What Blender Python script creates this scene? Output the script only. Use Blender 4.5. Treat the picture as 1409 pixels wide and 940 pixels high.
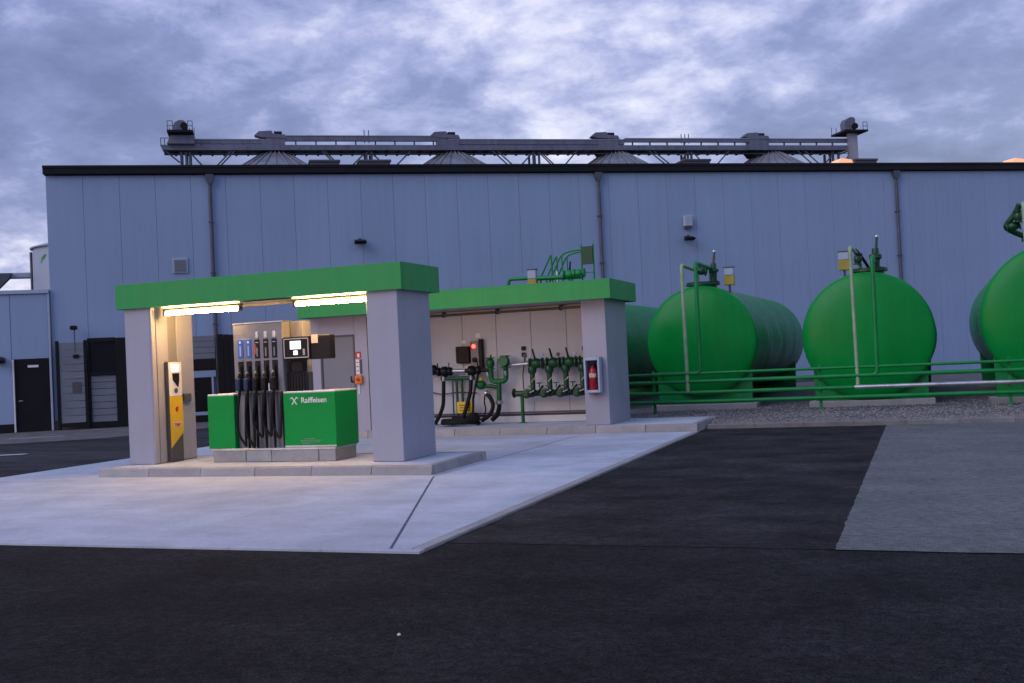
import bpy, bmesh, math, random
from mathutils import Vector, Matrix, noise as mnoise
random.seed(7)
sc = bpy.context.scene
for o in list(bpy.data.objects): bpy.data.objects.remove(o, do_unlink=True)
COL = sc.collection
# ------------------------------------------------------------------ camera
YAW, PITCH, ROLL = -0.3557, 0.0176, 0.0469
def to_world(x, y, z):
    return Vector((x*math.cos(YAW)+y*math.sin(YAW), -x*math.sin(YAW)+y*math.cos(YAW), z))
cam = bpy.data.objects.new('camera', bpy.data.cameras.new('camera')); COL.objects.link(cam)
cam.data.sensor_width = 36; cam.data.lens = 36*1462.7/1409; cam.data.clip_start = .1; cam.data.clip_end = 2000
_F = to_world(0, math.cos(PITCH), math.sin(PITCH)); _U = to_world(0, -math.sin(PITCH), math.cos(PITCH)); _R = to_world(1, 0, 0)
_r = _R*math.cos(ROLL)-_U*math.sin(ROLL); _u = _R*math.sin(ROLL)+_U*math.cos(ROLL)
cam.matrix_world = Matrix(((_r.x,_u.x,-_F.x,0),(_r.y,_u.y,-_F.y,0),(_r.z,_u.z,-_F.z,1.65),(0,0,0,1)))
sc.camera = cam
# ------------------------------------------------------------------ sky
SUN_EL = math.radians(34)
sun_dir = to_world(-.80, -.60, 0).normalized()            # towards the light: left of and behind the camera
sun_az = math.atan2(sun_dir.x, sun_dir.y)
wd = bpy.data.worlds.new('World'); sc.world = wd; wd.use_nodes = True
nt = wd.node_tree; nt.nodes.clear(); N = nt.nodes.new; L = nt.links.new
out = N('ShaderNodeOutputWorld'); bgc = N('ShaderNodeBackground'); bgs = N('ShaderNodeBackground'); add = N('ShaderNodeAddShader')
sky = N('ShaderNodeTexSky'); sky.sky_type = 'NISHITA'; sky.sun_disc = False; sky.sun_elevation = math.radians(3); sky.sun_rotation = sun_az
L(sky.outputs[0], bgs.inputs[0]); bgs.inputs[1].default_value = .05
tc = N('ShaderNodeTexCoord'); sep = N('ShaderNodeSeparateXYZ'); L(tc.outputs['Generated'], sep.inputs[0])
def mth(op, a, b=None, c=None):
    n = N('ShaderNodeMath'); n.operation = op
    for i, v in enumerate((a, b, c)):
        if v is None: continue
        if isinstance(v, (int, float)): n.inputs[i].default_value = v
        else: L(v, n.inputs[i])
    return n.outputs[0]
zc = mth('MAXIMUM', sep.outputs[2], 0.0); den = mth('ADD', zc, .30)
cmb = N('ShaderNodeCombineXYZ'); L(mth('DIVIDE', sep.outputs[0], den), cmb.inputs[0]); L(mth('DIVIDE', sep.outputs[1], den), cmb.inputs[1])
cmb.inputs[2].default_value = 14.2
n1 = N('ShaderNodeTexNoise'); n1.inputs['Scale'].default_value = 6.4; n1.inputs['Detail'].default_value = 10; n1.inputs['Roughness'].default_value = .61; n1.inputs['Distortion'].default_value = .15
L(cmb.outputs[0], n1.inputs['Vector'])
n2 = N('ShaderNodeTexNoise'); n2.inputs['Scale'].default_value = 1.3; n2.inputs['Detail'].default_value = 3; L(cmb.outputs[0], n2.inputs['Vector'])
dens = mth('ADD', mth('MULTIPLY', n1.outputs[0], .55), mth('MULTIPLY', n2.outputs[0], .55))
rmp = N('ShaderNodeValToRGB'); L(dens, rmp.inputs[0]); cr = rmp.color_ramp
cr.elements[0].position = .42; cr.elements[0].color = (.175, .215, .465, 1)
cr.elements[1].position = .745; cr.elements[1].color = (1.02, 1.02, 1.24, 1)
e = cr.elements.new(.54); e.color = (.270, .318, .630, 1)
e = cr.elements.new(.62); e.color = (.470, .510, .86, 1)
# standard overcast brightening towards the zenith
lum = mth('MULTIPLY_ADD', zc, .12, .80)
mx = N('ShaderNodeVectorMath'); mx.operation = 'SCALE'; L(rmp.outputs[0], mx.inputs[0]); L(lum, mx.inputs['Scale'])
L(mx.outputs[0], bgc.inputs[0]); bgc.inputs[1].default_value = 1.0
L(bgc.outputs[0], add.inputs[0]); L(bgs.outputs[0], add.inputs[1]); L(add.outputs[0], out.inputs[0])
# ------------------------------------------------------------------ sun behind the clouds
sl = bpy.data.lights.new('sun', 'SUN'); sl.energy = 1.3; sl.angle = math.radians(45); sl.color = (.90, .85, 1.0)
so = bpy.data.objects.new('sun', sl); COL.objects.link(so)
dvec = Vector((sun_dir.x*math.cos(SUN_EL), sun_dir.y*math.cos(SUN_EL), math.sin(SUN_EL)))
so.rotation_euler = dvec.to_track_quat('Z', 'Y').to_euler(); so.location = (0, 0, 40)
sc.view_settings.view_transform = 'Standard'; sc.view_settings.look = 'None'; sc.view_settings.exposure = 0; sc.view_settings.gamma = 1
sc.view_settings.use_curve_mapping = False
sc.render.engine = 'CYCLES'
# ------------------------------------------------------------------ materials
def pmat(name, col, rough=.5, metal=0., var=.12, scale=1.5, fine=.0, fscale=60, bump=0., bscale=40, rand=0., streak=0., spec=.5, coat=0., rvar=.1):
    m = bpy.data.materials.new(name); m.use_nodes = True; t = m.node_tree; b = t.nodes['Principled BSDF']
    nn = t.nodes.new; ll = t.links.new
    g = nn('ShaderNodeNewGeometry')
    a = nn('ShaderNodeTexNoise'); a.inputs['Scale'].default_value = scale; a.inputs['Detail'].default_value = 6; a.inputs['Roughness'].default_value = .6
    ll(g.outputs['Position'], a.inputs['Vector'])
    mr = nn('ShaderNodeMapRange'); mr.inputs[1].default_value = .3; mr.inputs[2].default_value = .7; mr.inputs[3].default_value = 1-var; mr.inputs[4].default_value = 1+var
    ll(a.outputs[0], mr.inputs[0]); f = mr.outputs[0]
    def mul(x, y):
        q = nn('ShaderNodeMath'); q.operation = 'MULTIPLY'; ll(x, q.inputs[0]); ll(y, q.inputs[1]); return q.outputs[0]
    if fine:
        c = nn('ShaderNodeTexNoise'); c.inputs['Scale'].default_value = fscale; c.inputs['Detail'].default_value = 3; ll(g.outputs['Position'], c.inputs['Vector'])
        q = nn('ShaderNodeMapRange'); q.inputs[1].default_value = .3; q.inputs[2].default_value = .7; q.inputs[3].default_value = 1-fine; q.inputs[4].default_value = 1+fine
        ll(c.outputs[0], q.inputs[0]); f = mul(f, q.outputs[0])
    if streak:   # rain streaks running down
        mp = nn('ShaderNodeMapping'); mp.inputs['Scale'].default_value = (5, 5, .25); ll(g.outputs['Position'], mp.inputs[0])
        c = nn('ShaderNodeTexNoise'); c.inputs['Scale'].default_value = 1.3; c.inputs['Detail'].default_value = 5; ll(mp.outputs[0], c.inputs['Vector'])
        q = nn('ShaderNodeMapRange'); q.inputs[1].default_value = .3; q.inputs[2].default_value = .7; q.inputs[3].default_value = 1-streak; q.inputs[4].default_value = 1+streak
        ll(c.outputs[0], q.inputs[0]); f = mul(f, q.outputs[0])
    if rand:
        oi = nn('ShaderNodeObjectInfo'); q = nn('ShaderNodeMapRange'); q.inputs[3].default_value = 1-rand; q.inputs[4].default_value = 1+rand
        ll(oi.outputs['Random'], q.inputs[0]); f = mul(f, q.outputs[0])
    sc_ = nn('ShaderNodeVectorMath'); sc_.operation = 'SCALE'; sc_.inputs[0].default_value = col[:3]; ll(f, sc_.inputs['Scale'])
    ll(sc_.outputs[0], b.inputs['Base Color'])
    q = nn('ShaderNodeMapRange'); q.inputs[1].default_value = .3; q.inputs[2].default_value = .7; q.inputs[3].default_value = max(0, rough-rvar); q.inputs[4].default_value = min(1, rough+rvar)
    ll(a.outputs[0], q.inputs[0]); ll(q.outputs[0], b.inputs['Roughness'])
    b.inputs['Metallic'].default_value = metal; b.inputs['Specular IOR Level'].default_value = spec
    if coat: b.inputs['Coat Weight'].default_value = coat; b.inputs['Coat Roughness'].default_value = .15
    if bump:
        c = nn('ShaderNodeTexNoise'); c.inputs['Scale'].default_value = bscale; c.inputs['Detail'].default_value = 4; ll(g.outputs['Position'], c.inputs['Vector'])
        bp = nn('ShaderNodeBump'); bp.inputs['Strength'].default_value = bump; bp.inputs['Distance'].default_value = .02
        ll(c.outputs[0], bp.inputs['Height']); ll(bp.outputs[0], b.inputs['Normal'])
    return m
def emat(name, col, strength):
    m = bpy.data.materials.new(name); m.use_nodes = True; b = m.node_tree.nodes['Principled BSDF']
    b.inputs['Base Color'].default_value = (*col, 1); b.inputs['Emission Color'].default_value = (*col, 1); b.inputs['Emission Strength'].default_value = strength
    return m
M = {}
def ground_mat(name, col, rough, spec, big, mid, speck, stretch=(1, 3, 1), bump=.5, smear=0.):
    m = bpy.data.materials.new(name); m.use_nodes = True; t = m.node_tree; b = t.nodes['Principled BSDF']; nn = t.nodes.new; ll = t.links.new
    g = nn('ShaderNodeNewGeometry')
    def nz(scale, detail, st=(1, 1, 1), rgh=.55, dist=0.):
        mp = nn('ShaderNodeMapping'); mp.inputs['Scale'].default_value = st; ll(g.outputs['Position'], mp.inputs[0])
        n = nn('ShaderNodeTexNoise'); n.inputs['Scale'].default_value = scale; n.inputs['Detail'].default_value = detail; n.inputs['Roughness'].default_value = rgh; n.inputs['Distortion'].default_value = dist
        ll(mp.outputs[0], n.inputs['Vector']); return n.outputs[0]
    def rng(x, amp, lo=.32, hi=.68):
        q = nn('ShaderNodeMapRange'); q.inputs[1].default_value = lo; q.inputs[2].default_value = hi; q.inputs[3].default_value = 1-amp; q.inputs[4].default_value = 1+amp; ll(x, q.inputs[0]); return q.outputs[0]
    def mul(x, y):
        q = nn('ShaderNodeMath'); q.operation = 'MULTIPLY'; ll(x, q.inputs[0]); ll(y, q.inputs[1]); return q.outputs[0]
    f = mul(rng(nz(.22, 4, stretch), big), rng(nz(1.1, 6, stretch, .65), mid))
    f = mul(f, rng(nz(75, 2), speck)); f = mul(f, rng(nz(14, 4, stretch), speck*.5))
    if smear: f = mul(f, rng(nz(1.0, 5, (.5, 1.1, 1), .6, 1.6), smear))
    v = nn('ShaderNodeVectorMath'); v.operation = 'SCALE'; v.inputs[0].default_value = col; ll(f, v.inputs['Scale']); ll(v.outputs[0], b.inputs['Base Color'])
    b.inputs['Roughness'].default_value = rough; b.inputs['Specular IOR Level'].default_value = spec
    bp = nn('ShaderNodeBump'); bp.inputs['Strength'].default_value = bump; bp.inputs['Distance'].default_value = .02
    ll(nz(95, 3), bp.inputs['Height']); ll(bp.outputs[0], b.inputs['Normal'])
    return m
M['asphalt'] = ground_mat('new_asphalt', (.0165, .0165, .018), .92, .12, .35, .40, .80, (.9, 1.0, 1))
M['asphalt2'] = ground_mat('patch_asphalt', (.026, .0255, .0275), .92, .12, .35, .60, .80, (.8, 1.1, 1))
M['asphalt3'] = ground_mat('worn_asphalt', (.138, .148, .148), .92, .2, .14, .18, .50, (.8, 1.1, 1))
M['asphalt4'] = ground_mat('yard_asphalt', (.040, .040, .043), .92, .2, .4, .5, .6, (.5, 1.6, 1))
M['paving'] = pmat('paving', (.12, .115, .115), .9, var=.4, scale=1.6, fine=.4, fscale=25, bump=.8, bscale=30)
M['concrete'] = ground_mat('light_concrete', (.425, .468, .53), .8, .3, .12, .14, .10, (1, .8, 1), .12, smear=.09)
M['kerb'] = pmat('kerb_concrete', (.30, .295, .29), .85, var=.15, scale=3, fine=.12, fscale=60, bump=.3, bscale=80, rand=.10)
M['joint'] = pmat('joint_sealant', (.23, .23, .235), .8)
M['gravel'] = pmat('gravel', (.12, .12, .122), .9, var=.25, scale=1.2, fine=.5, fscale=22, bump=1., bscale=25)
M['stone'] = pmat('gravel_stone', (.19, .185, .18), .85, var=.4, scale=9, fine=.3, fscale=30)
M['panel'] = pmat('wall_panel', (.250, .345, .500), .5, spec=.35, var=.05, scale=.3, rand=.03, streak=.03)
M['panel_light'] = pmat('pale_panel', (.34, .41, .50), .45, var=.04, scale=.3, streak=.03)
M['blackmetal'] = pmat('black_metal', (.005, .0055, .007), .5, spec=.25, var=.2)
M['darkmetal'] = pmat('dark_steel', (.075, .085, .11), .5, metal=.2, var=.25, scale=2)
M['galv'] = pmat('galvanised_steel', (.50, .52, .54), .38, metal=.85, var=.18, scale=4)
M['gateboard'] = pmat('gate_board', (.155, .180, .215), .55, var=.12, scale=1.5, rand=.05)
M['gallery'] = pmat('gallery_steel', (.13, .145, .185), .5, metal=.2, var=.2, scale=.8, streak=.15)
M['kerbdark'] = pmat('old_kerb', (.185, .182, .178), .88, var=.25, scale=3, fine=.15, fscale=50, bump=.3, bscale=70, rand=.14)
M['silo'] = pmat('silo_steel', (.32, .335, .36), .42, metal=.6, var=.12, scale=1.5, streak=.12)
M['grey'] = pmat('pillar_grey', (.315, .325, .385), .42, var=.035, scale=1.2, streak=.025)
M['green'] = pmat('fascia_green', (.032, .30, .075), .5, spec=.28, var=.06, scale=1.0, streak=.05)
M['tank'] = pmat('tank_green', (.0005, .235, .036), .32, spec=.2, var=.08, scale=.9, streak=.06)
M['palepipe'] = pmat('pale_pipe', (.26, .38, .22), .4, var=.2, scale=5)
M['gaugey'] = pmat('gauge_yellow', (.34, .28, .03), .45, var=.2)
M['baypipe'] = pmat('bay_pipe_green', (.005, .115, .032), .42, spec=.35, var=.3, scale=8)
M['pipe'] = pmat('pipe_green', (.003, .21, .045), .4, spec=.35, var=.15, scale=4)
M['valve'] = pmat('valve_green', (.005, .060, .018), .42, var=.3, scale=8)
M['disp'] = pmat('dispenser_green', (.0005, .27, .045), .42, spec=.18, var=.05, scale=1.2)
M['steelgrey'] = pmat('cabinet_grey', (.205, .205, .215), .42, var=.06, scale=2)
M['dgrey'] = pmat('dark_grey', (.07, .07, .075), .5, var=.15)
M['black'] = pmat('black_plastic', (.006, .006, .007), .45, spec=.25, var=.2)
M['rubber'] = pmat('black_rubber', (.005, .005, .006), .6, spec=.25, var=.2, scale=6)
M['white'] = pmat('white_paint', (.72, .72, .72), .4, var=.04)
M['cream'] = pmat('bay_panel', (.60, .62, .66), .5, var=.04, scale=.6, streak=.02, rand=.02)
M['notice'] = pmat('notice_white', (.88, .88, .90), .4, var=.02)
M['yellow'] = pmat('yellow_paint', (.72, .47, .015), .4, var=.05)
M['blue'] = pmat('blue_label', (.02, .13, .52), .35, var=.05)
M['red'] = pmat('red_paint', (.50, .015, .02), .3, var=.1)
M['orange'] = pmat('orange_plastic', (.72, .20, .02), .4)
M['sticker'] = pmat('pale_sticker', (.80, .60, .42), .5)
M['glassd'] = pmat('dark_glass', (.006, .007, .009), .25, spec=.2, var=.05)
M['door'] = pmat('door_grey', (.17, .18, .20), .45, var=.05)
M['tube'] = emat('lit_tube', (1, .55, .18), 165)
M['screen'] = emat('lit_screen', (.95, .97, 1), 1.3)
M['redlamp'] = emat('red_lamp', (1, .10, .08), 3)
M['skylamp'] = emat('warm_dome', (1, .52, .28), .65)
M['lcd'] = emat('small_screen', (1, .93, .85), 1.4)
gm = bpy.data.materials.new('cover_glass'); gm.use_nodes = True; _b = gm.node_tree.nodes['Principled BSDF']
_b.inputs['Base Color'].default_value = (.9, .95, 1, 1); _b.inputs['Roughness'].default_value = .05; _b.inputs['Transmission Weight'].default_value = 1; _b.inputs['IOR'].default_value = 1.1
M['glass'] = gm
# ------------------------------------------------------------------ helpers
WA = Vector((-27.331, 28.520, 0)); WANG = math.radians(33.68)
WF = Matrix.Translation(WA) @ Matrix.Rotation(WANG, 4, 'Z')      # warehouse frame: x along the wall, y into the building
POS = {}
def props(o, label=None, cat=None, group=None, kind=None):
    for k, v in (('label', label), ('category', cat), ('group', group), ('kind', kind)):
        if v: o[k] = v
    return o
def thing(name, label, cat, loc, group=None, frame=None):
    o = bpy.data.objects.new(name, None); COL.objects.link(o)
    p = Vector(loc) if frame is None else frame @ Vector(loc)
    o.location = p; POS[o] = p; o.empty_display_size = .2
    return props(o, label, cat, group)
def fillet(pts, rad, n=5):
    pts = [Vector(p) for p in pts]; res = [pts[0]]
    for i in range(1, len(pts)-1):
        a, b, c = pts[i-1], pts[i], pts[i+1]
        d1 = (a-b); d2 = (c-b); r = min(rad, d1.length*.49, d2.length*.49); p1 = b+d1.normalized()*r; p2 = b+d2.normalized()*r
        for k in range(n+1):
            t = k/n; res.append((1-t)**2*p1+2*t*(1-t)*b+t*t*p2)
    return res+[pts[-1]]
def smooth_path(pts, n=6):
    P = [Vector(p) for p in pts]; P = [2*P[0]-P[1]]+P+[2*P[-1]-P[-2]]; r = []
    for i in range(1, len(P)-2):
        for k in range(n):
            t = k/n; a, b, c, d = P[i-1:i+3]
            r.append(.5*((2*b)+(c-a)*t+(2*a-5*b+4*c-d)*t*t+(3*b-a-3*c+d)*t**3))
    return r+[P[-2]]
class MB:
    def __init__(s, frame=None): s.bm = bmesh.new(); s.f = frame; s.sm = False
    def box(s, x0, x1, y0, y1, z0, z1, bev=0., seg=1):
        vs = [s.bm.verts.new((x, y, z)) for z in (z0, z1) for y in (y0, y1) for x in (x0, x1)]
        fs = [s.bm.faces.new([vs[i] for i in q]) for q in ((0,2,3,1),(4,5,7,6),(0,1,5,4),(2,6,7,3),(0,4,6,2),(1,3,7,5))]
        if bev:
            es = set(e for f in fs for e in f.edges)
            bmesh.ops.bevel(s.bm, geom=list(es), offset=bev, segments=seg, affect='EDGES', profile=.6)
        return s
    def prism(s, poly, axis, a, b):
        # poly: 2D points; axis 'x','y','z' extrusion from a to b
        def mk(p, t):
            return {'x': (t, p[0], p[1]), 'y': (p[0], t, p[1]), 'z': (p[0], p[1], t)}[axis]
        A = [s.bm.verts.new(mk(p, a)) for p in poly]; B = [s.bm.verts.new(mk(p, b)) for p in poly]; n = len(poly)
        s.bm.faces.new(A); s.bm.faces.new(B[::-1])
        for i in range(n): s.bm.faces.new((A[i], B[i], B[(i+1) % n], A[(i+1) % n]))
        return s
    def tube(s, pts, r, seg=10, caps=True):
        pts = [Vector(p) for p in pts]; n = len(pts); rs = r if isinstance(r, (list, tuple)) else [r]*n
        rings = []; up = None
        for i in range(n):
            t = (pts[min(i+1, n-1)]-pts[max(i-1, 0)]).normalized()
            if up is None:
                up = Vector((0, 0, 1)) if abs(t.z) < .9 else Vector((1, 0, 0))
            x = up-t*up.dot(t); x = x.normalized(); y = t.cross(x); up = x
            rings.append([s.bm.verts.new(pts[i]+(x*math.cos(2*math.pi*k/seg)+y*math.sin(2*math.pi*k/seg))*rs[i]) for k in range(seg)])
        for a, b in zip(rings, rings[1:]):
            for k in range(seg): s.bm.faces.new((a[k], a[(k+1) % seg], b[(k+1) % seg], b[k]))
        if caps: s.bm.faces.new(rings[0][::-1]); s.bm.faces.new(rings[-1])
        s.sm = True
        return s
    def cyl(s, p0, p1, r, r1=None, seg=14): return s.tube([p0, p1], [r, r if r1 is None else r1], seg)
    def lathe(s, base, axis, prof, seg=24):
        # prof: list of (distance along axis, radius)
        base = Vector(base); ax = Vector(axis).normalized()
        return s.tube_l(base, ax, prof, seg)
    def tube_l(s, base, ax, prof, seg):
        x = Vector((0, 0, 1)) if abs(ax.z) < .9 else Vector((1, 0, 0)); x = (x-ax*x.dot(ax)).normalized(); y = ax.cross(x); rings = []
        for d, r in prof:
            r = max(r, .0005); rings.append([s.bm.verts.new(base+ax*d+(x*math.cos(2*math.pi*k/seg)+y*math.sin(2*math.pi*k/seg))*r) for k in range(seg)])
        for a, b in zip(rings, rings[1:]):
            for k in range(seg): s.bm.faces.new((a[k], a[(k+1) % seg], b[(k+1) % seg], b[k]))
        s.bm.faces.new(rings[0][::-1]); s.bm.faces.new(rings[-1]); s.sm = True
        return s
    def poly(s, pts):
        s.bm.faces.new([s.bm.verts.new(p) for p in pts]); return s
    def build(s, name, mat, parent=None, smooth=None, label=None):
        if s.f is not None: s.bm.transform(s.f)
        bmesh.ops.recalc_face_normals(s.bm, faces=s.bm.faces)
        vs = [v.co for v in s.bm.verts]
        lo = Vector([min(v[i] for v in vs) for i in range(3)]); hi = Vector([max(v[i] for v in vs) for i in range(3)])
        c = Vector(((lo.x+hi.x)/2, (lo.y+hi.y)/2, lo.z))
        s.bm.transform(Matrix.Translation(-c))
        me = bpy.data.meshes.new(name); s.bm.to_mesh(me); s.bm.free()
        me.materials.append(M[mat] if isinstance(mat, str) else mat)
        if (s.sm if smooth is None else smooth):
            for p in me.polygons: p.use_smooth = True
            try: me.set_sharp_from_angle(angle=math.radians(38))
            except Exception: pass
        o = bpy.data.objects.new(name, me); COL.objects.link(o); POS[o] = c
        if parent is not None: o.parent = parent; o.location = c-POS[parent]
        else: o.location = c
        if label: o['label'] = label
        return o
def inst(src, delta, parent=None, name=None):
    c = src.copy(); COL.objects.link(c); p = POS[src]+Vector(delta); POS[c] = p
    par = parent if parent is not None else src.parent
    c.parent = par; c.location = p-POS[par] if par is not None else p
    return c
def text_mesh(name, s, size, origin, xdir, updir, mat, parent, ext=.0015, align='LEFT', bold=0.):
    cu = bpy.data.curves.new(name, 'FONT'); cu.body = s; cu.size = size; cu.extrude = ext; cu.align_x = align; cu.offset = bold
    t = bpy.data.objects.new(name, cu); COL.objects.link(t)
    me = bpy.data.meshes.new_from_object(t); bpy.data.objects.remove(t, do_unlink=True)
    xd = Vector(xdir).normalized(); ud = Vector(updir).normalized(); nd = xd.cross(ud)
    me.transform(Matrix(((xd.x, ud.x, nd.x, 0), (xd.y, ud.y, nd.y, 0), (xd.z, ud.z, nd.z, 0), (0, 0, 0, 1))))
    me.materials.clear(); me.materials.append(M[mat])
    o = bpy.data.objects.new(name, me); COL.objects.link(o); o.parent = parent; o.location = Vector(origin)-POS[parent]; POS[o] = Vector(origin)
    return o
def structure(mb, name, mat): return props(mb.build(name, mat), kind='structure')
# ================================================================== GROUND
structure(MB().box(-300, 300, -60, 400, -.5, -.020), 'ground', 'asphalt')
def ragged(pts, z, amp=.010, step=.12):
    res = []
    for (x0, y0), (x1, y1) in zip(pts, pts[1:]+pts[:1]):
        n = max(1, int(min(16, math.hypot(x1-x0, y1-y0))/step))
        for k in range(n): res.append((x0+(x1-x0)*k/n+random.uniform(-amp, amp), y0+(y1-y0)*k/n+random.uniform(-amp, amp), z))
    return res
structure(MB().poly(ragged([(-4.12, 9.06), (-.60, 9.06), (-.44, 22.80), (-4.12, 22.80)], -.016, .012)), 'asphalt_patch', 'asphalt2')
structure(MB().poly(ragged([(-.64, 9.02), (40, 8.6), (40, 22.78), (-.48, 22.78)], -.012)), 'worn_asphalt', 'asphalt3')
structure(MB().poly([(-60, 14.0, -.014), (-15.2, 14.0, -.014), (-15.2, 24.2, -.014), (-12, 34, -.014), (-60, 34, -.014)]), 'yard_asphalt', 'asphalt4')
m = MB(WF); m.poly([(-30, -6.9, -.008), (2.5, -7.0, -.008), (5.2, -4.5, -.008), (5.3, -.0, -.008), (-30, 0, -.008)]); structure(m, 'paving', 'paving')
structure(MB().poly([(-20.6, 18.72, -.009), (-19.42, 19.25, -.009), (-19.50, 19.50, -.009), (-20.7, 19.0, -.009)]), 'concrete_strip', 'concrete')
# concrete forecourt, cast in bays with sealed joints and edging stones
slab = structure(MB().box(-15.12, -4.12, 8.5, 21.88, -.2, -.018), 'concrete_slab', 'joint')
def slab_panel(pts):
    m = MB(); m.prism(pts, 'z', -.1, .004); o = m.build('slab_panel', 'concrete', slab); return o
slab_panel([(-15.11, 8.61), (-4.475, 8.61), (-6.615, 14.2), (-6.615, 21.87), (-15.11, 21.87)])
slab_panel([(-4.44, 8.61), (-4.26, 8.61), (-4.26, 21.87), (-6.58, 21.87), (-6.58, 14.2)])
for i in range(13):
    m = MB(); m.box(-4.245, -4.125, 8.62+i*1.02+.005, 8.62+(i+1)*1.02-.005, -.12, .010, .008); m.build('edging_stone', 'kerb', slab)
e0 = MB().box(-15.11+.001, -15.11+.998, 8.505, 8.606, -.12, .0045, .004).build('edging_stone', 'concrete', slab)
for i in range(1, 11): inst(e0, (i*.999, 0, 0))
# ---- islands
def kerb_profile(h, w, slope): return [(0, -.1), (slope*.15, .0), (slope, h-.02), (slope+.02, h), (w, h), (w, -.1)]
def island(name, x0, x1, y0, y1, h, xs, nside, label=None):
    isl = structure(MB().box(x0+.14, x1-.14, y0+.14, y1-.14, -.1, h-.004), name, 'concrete')
    for a, b in zip(xs, xs[1:]):
        m = MB(); m.prism([(y0+p[0], p[1]) for p in kerb_profile(h, .14, .045)], 'x', a+.006, b-.006); m.build('kerb_stone', 'kerb', isl)
        m = MB(); m.prism([(y1-p[0], p[1]) for p in kerb_profile(h, .14, .02)], 'x', a+.006, b-.006); m.build('kerb_stone', 'kerb', isl)
    for k in range(nside):
        a = y0+.145+(y1-y0-.29)*k/nside; b = y0+.145+(y1-y0-.29)*(k+1)/nside
        m = MB(); m.prism([(x1-p[0], p[1]) for p in kerb_profile(h-.003, .137, .045)], 'y', a+.006, b-.006); m.build('kerb_stone', 'kerb', isl)
        m = MB(); m.prism([(x0+p[0], p[1]) for p in kerb_profile(h-.003, .137, .045)], 'y', a+.006, b-.006); m.build('kerb_stone', 'kerb', isl)
    return isl
IH, IH2 = .150, .165
island('pump_island', -12.87, -6.70, 14.34, 16.57, IH, [-12.87, -11.84, -10.82, -9.79, -8.76, -7.71, -6.70], 2)
island('loading_island', -14.0, -4.15, 21.89, 24.3, IH2, [-14.0+i*1.0945 for i in range(10)], 2)
# kerb in front of the gravel
kr = structure(MB().box(-4.12, 14, 22.80, 22.93, -.1, .02), 'kerb_line', 'joint')
k0 = MB().box(-4.10, -3.103, 22.79, 22.94, -.08, .080, .012).build('kerb_stone', 'kerbdark', kr)
for i in range(1, 18): inst(k0, (i, 0, 0))
# gravel bed
def wall_v(u): return 28.52+(u+27.33)/math.cos(WANG)*math.sin(WANG)
def gz(u, v): return .055+min(1, max(0, (v-22.95)/2.6))*.10+max(0, (v-26))*.004+mnoise.noise((u*1.3, v*1.3, 0))*.02
gb = MB(); cols = [-13+i*.5 for i in range(60)]
grid = []
for u in cols:
    v0 = 24.31 if u < -4.3 else 22.94; v1 = wall_v(u)+.05
    if u < -4.3: v0 = 24.31
    grid.append([gb.bm.verts.new((u, v0+(v1-v0)*(k/40)**1.3, gz(u, v0+(v1-v0)*(k/40)**1.3))) for k in range(41)])
for a, b in zip(grid, grid[1:]):
    for k in range(40): gb.bm.faces.new((a[k], b[k], b[k+1], a[k+1]))
structure(gb, 'gravel_bed', 'gravel')
vs, fs = [], []
for i in range(11000):
    u = random.uniform(-4.1, 6.5); v = 22.97+abs(random.random()**1.7)*6.5
    if random.random() < .12: u = random.uniform(-6.3, -4.1); v = random.uniform(24.35, 27)
    r = random.uniform(.014, .034); z = gz(u, v)+r*.25; b = len(vs)
    for d in ((1,0,0),(-1,0,0),(0,1,0),(0,-1,0),(0,0,.8),(0,0,-.6)):
        k = r*random.uniform(.7, 1.3); vs.append((u+d[0]*k, v+d[1]*k, z+d[2]*k))
    for q in ((0,2,4),(2,1,4),(1,3,4),(3,0,4),(2,0,5),(1,2,5),(3,1,5),(0,3,5)): fs.append([b+x for x in q])
me = bpy.data.meshes.new('gravel_stones'); me.from_pydata(vs, [], fs); me.materials.append(M['stone'])
o = bpy.data.objects.new('gravel_stones', me); COL.objects.link(o); props(o, 'loose grey gravel stones spread in front of the green tanks', 'gravel', kind='stuff')
# drain in the paving and a pebble
m = MB(WF); m.box(-.55, 1.05, -4.42, -4.20, -.02, .003); dr = m.build('drain_cover', 'kerb'); props(dr, 'pale flat drain strip let into the paving before the dark doors', 'drain')
m = MB(); m.lathe((-3.04, 5.93, -.022), (0, 0, 1), [(0, .006), (.004, .012), (.012, .010), (.016, .004)], 7); props(m.build('pebble', 'white'), 'tiny white pebble alone on the dark asphalt in front', 'pebble')
# ================================================================== WAREHOUSE
HW = 9.01
wh = thing('warehouse', 'long grey panelled warehouse hall with black roof edge behind the tanks', 'warehouse', (0, 0, 0), frame=WF)
PW = 1.19
p0 = MB(WF).box(.004, PW-.004, 0, .12, .32, 8.70, .006).build('wall_panel', 'panel', wh)
wdir = Vector((math.cos(WANG), math.sin(WANG), 0))
for i in range(1, 37): inst(p0, wdir*(PW*i))
MB(WF).box(.02, PW*37, .03, .3, .0, 8.7).build('wall_core', 'panel', wh)
MB(WF).box(.0, PW*37, -.03, .10, 0, .30).build('plinth', 'dgrey', wh)
MB(WF).box(-.0, PW*37, .31, 20, 8.55, 8.72).build('roof', 'dgrey', wh)
m = MB(WF); m.box(-.06, PW*37, -.16, .35, 8.72, HW, .02); m.box(-.06, PW*37, -.19, -.162, HW-.07, HW+.015); m.build('roof_edge', 'blackmetal', wh)
MB(WF).box(.0, .12, .125, 20, 0, 8.71).build('side_wall', 'panel', wh)
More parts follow.
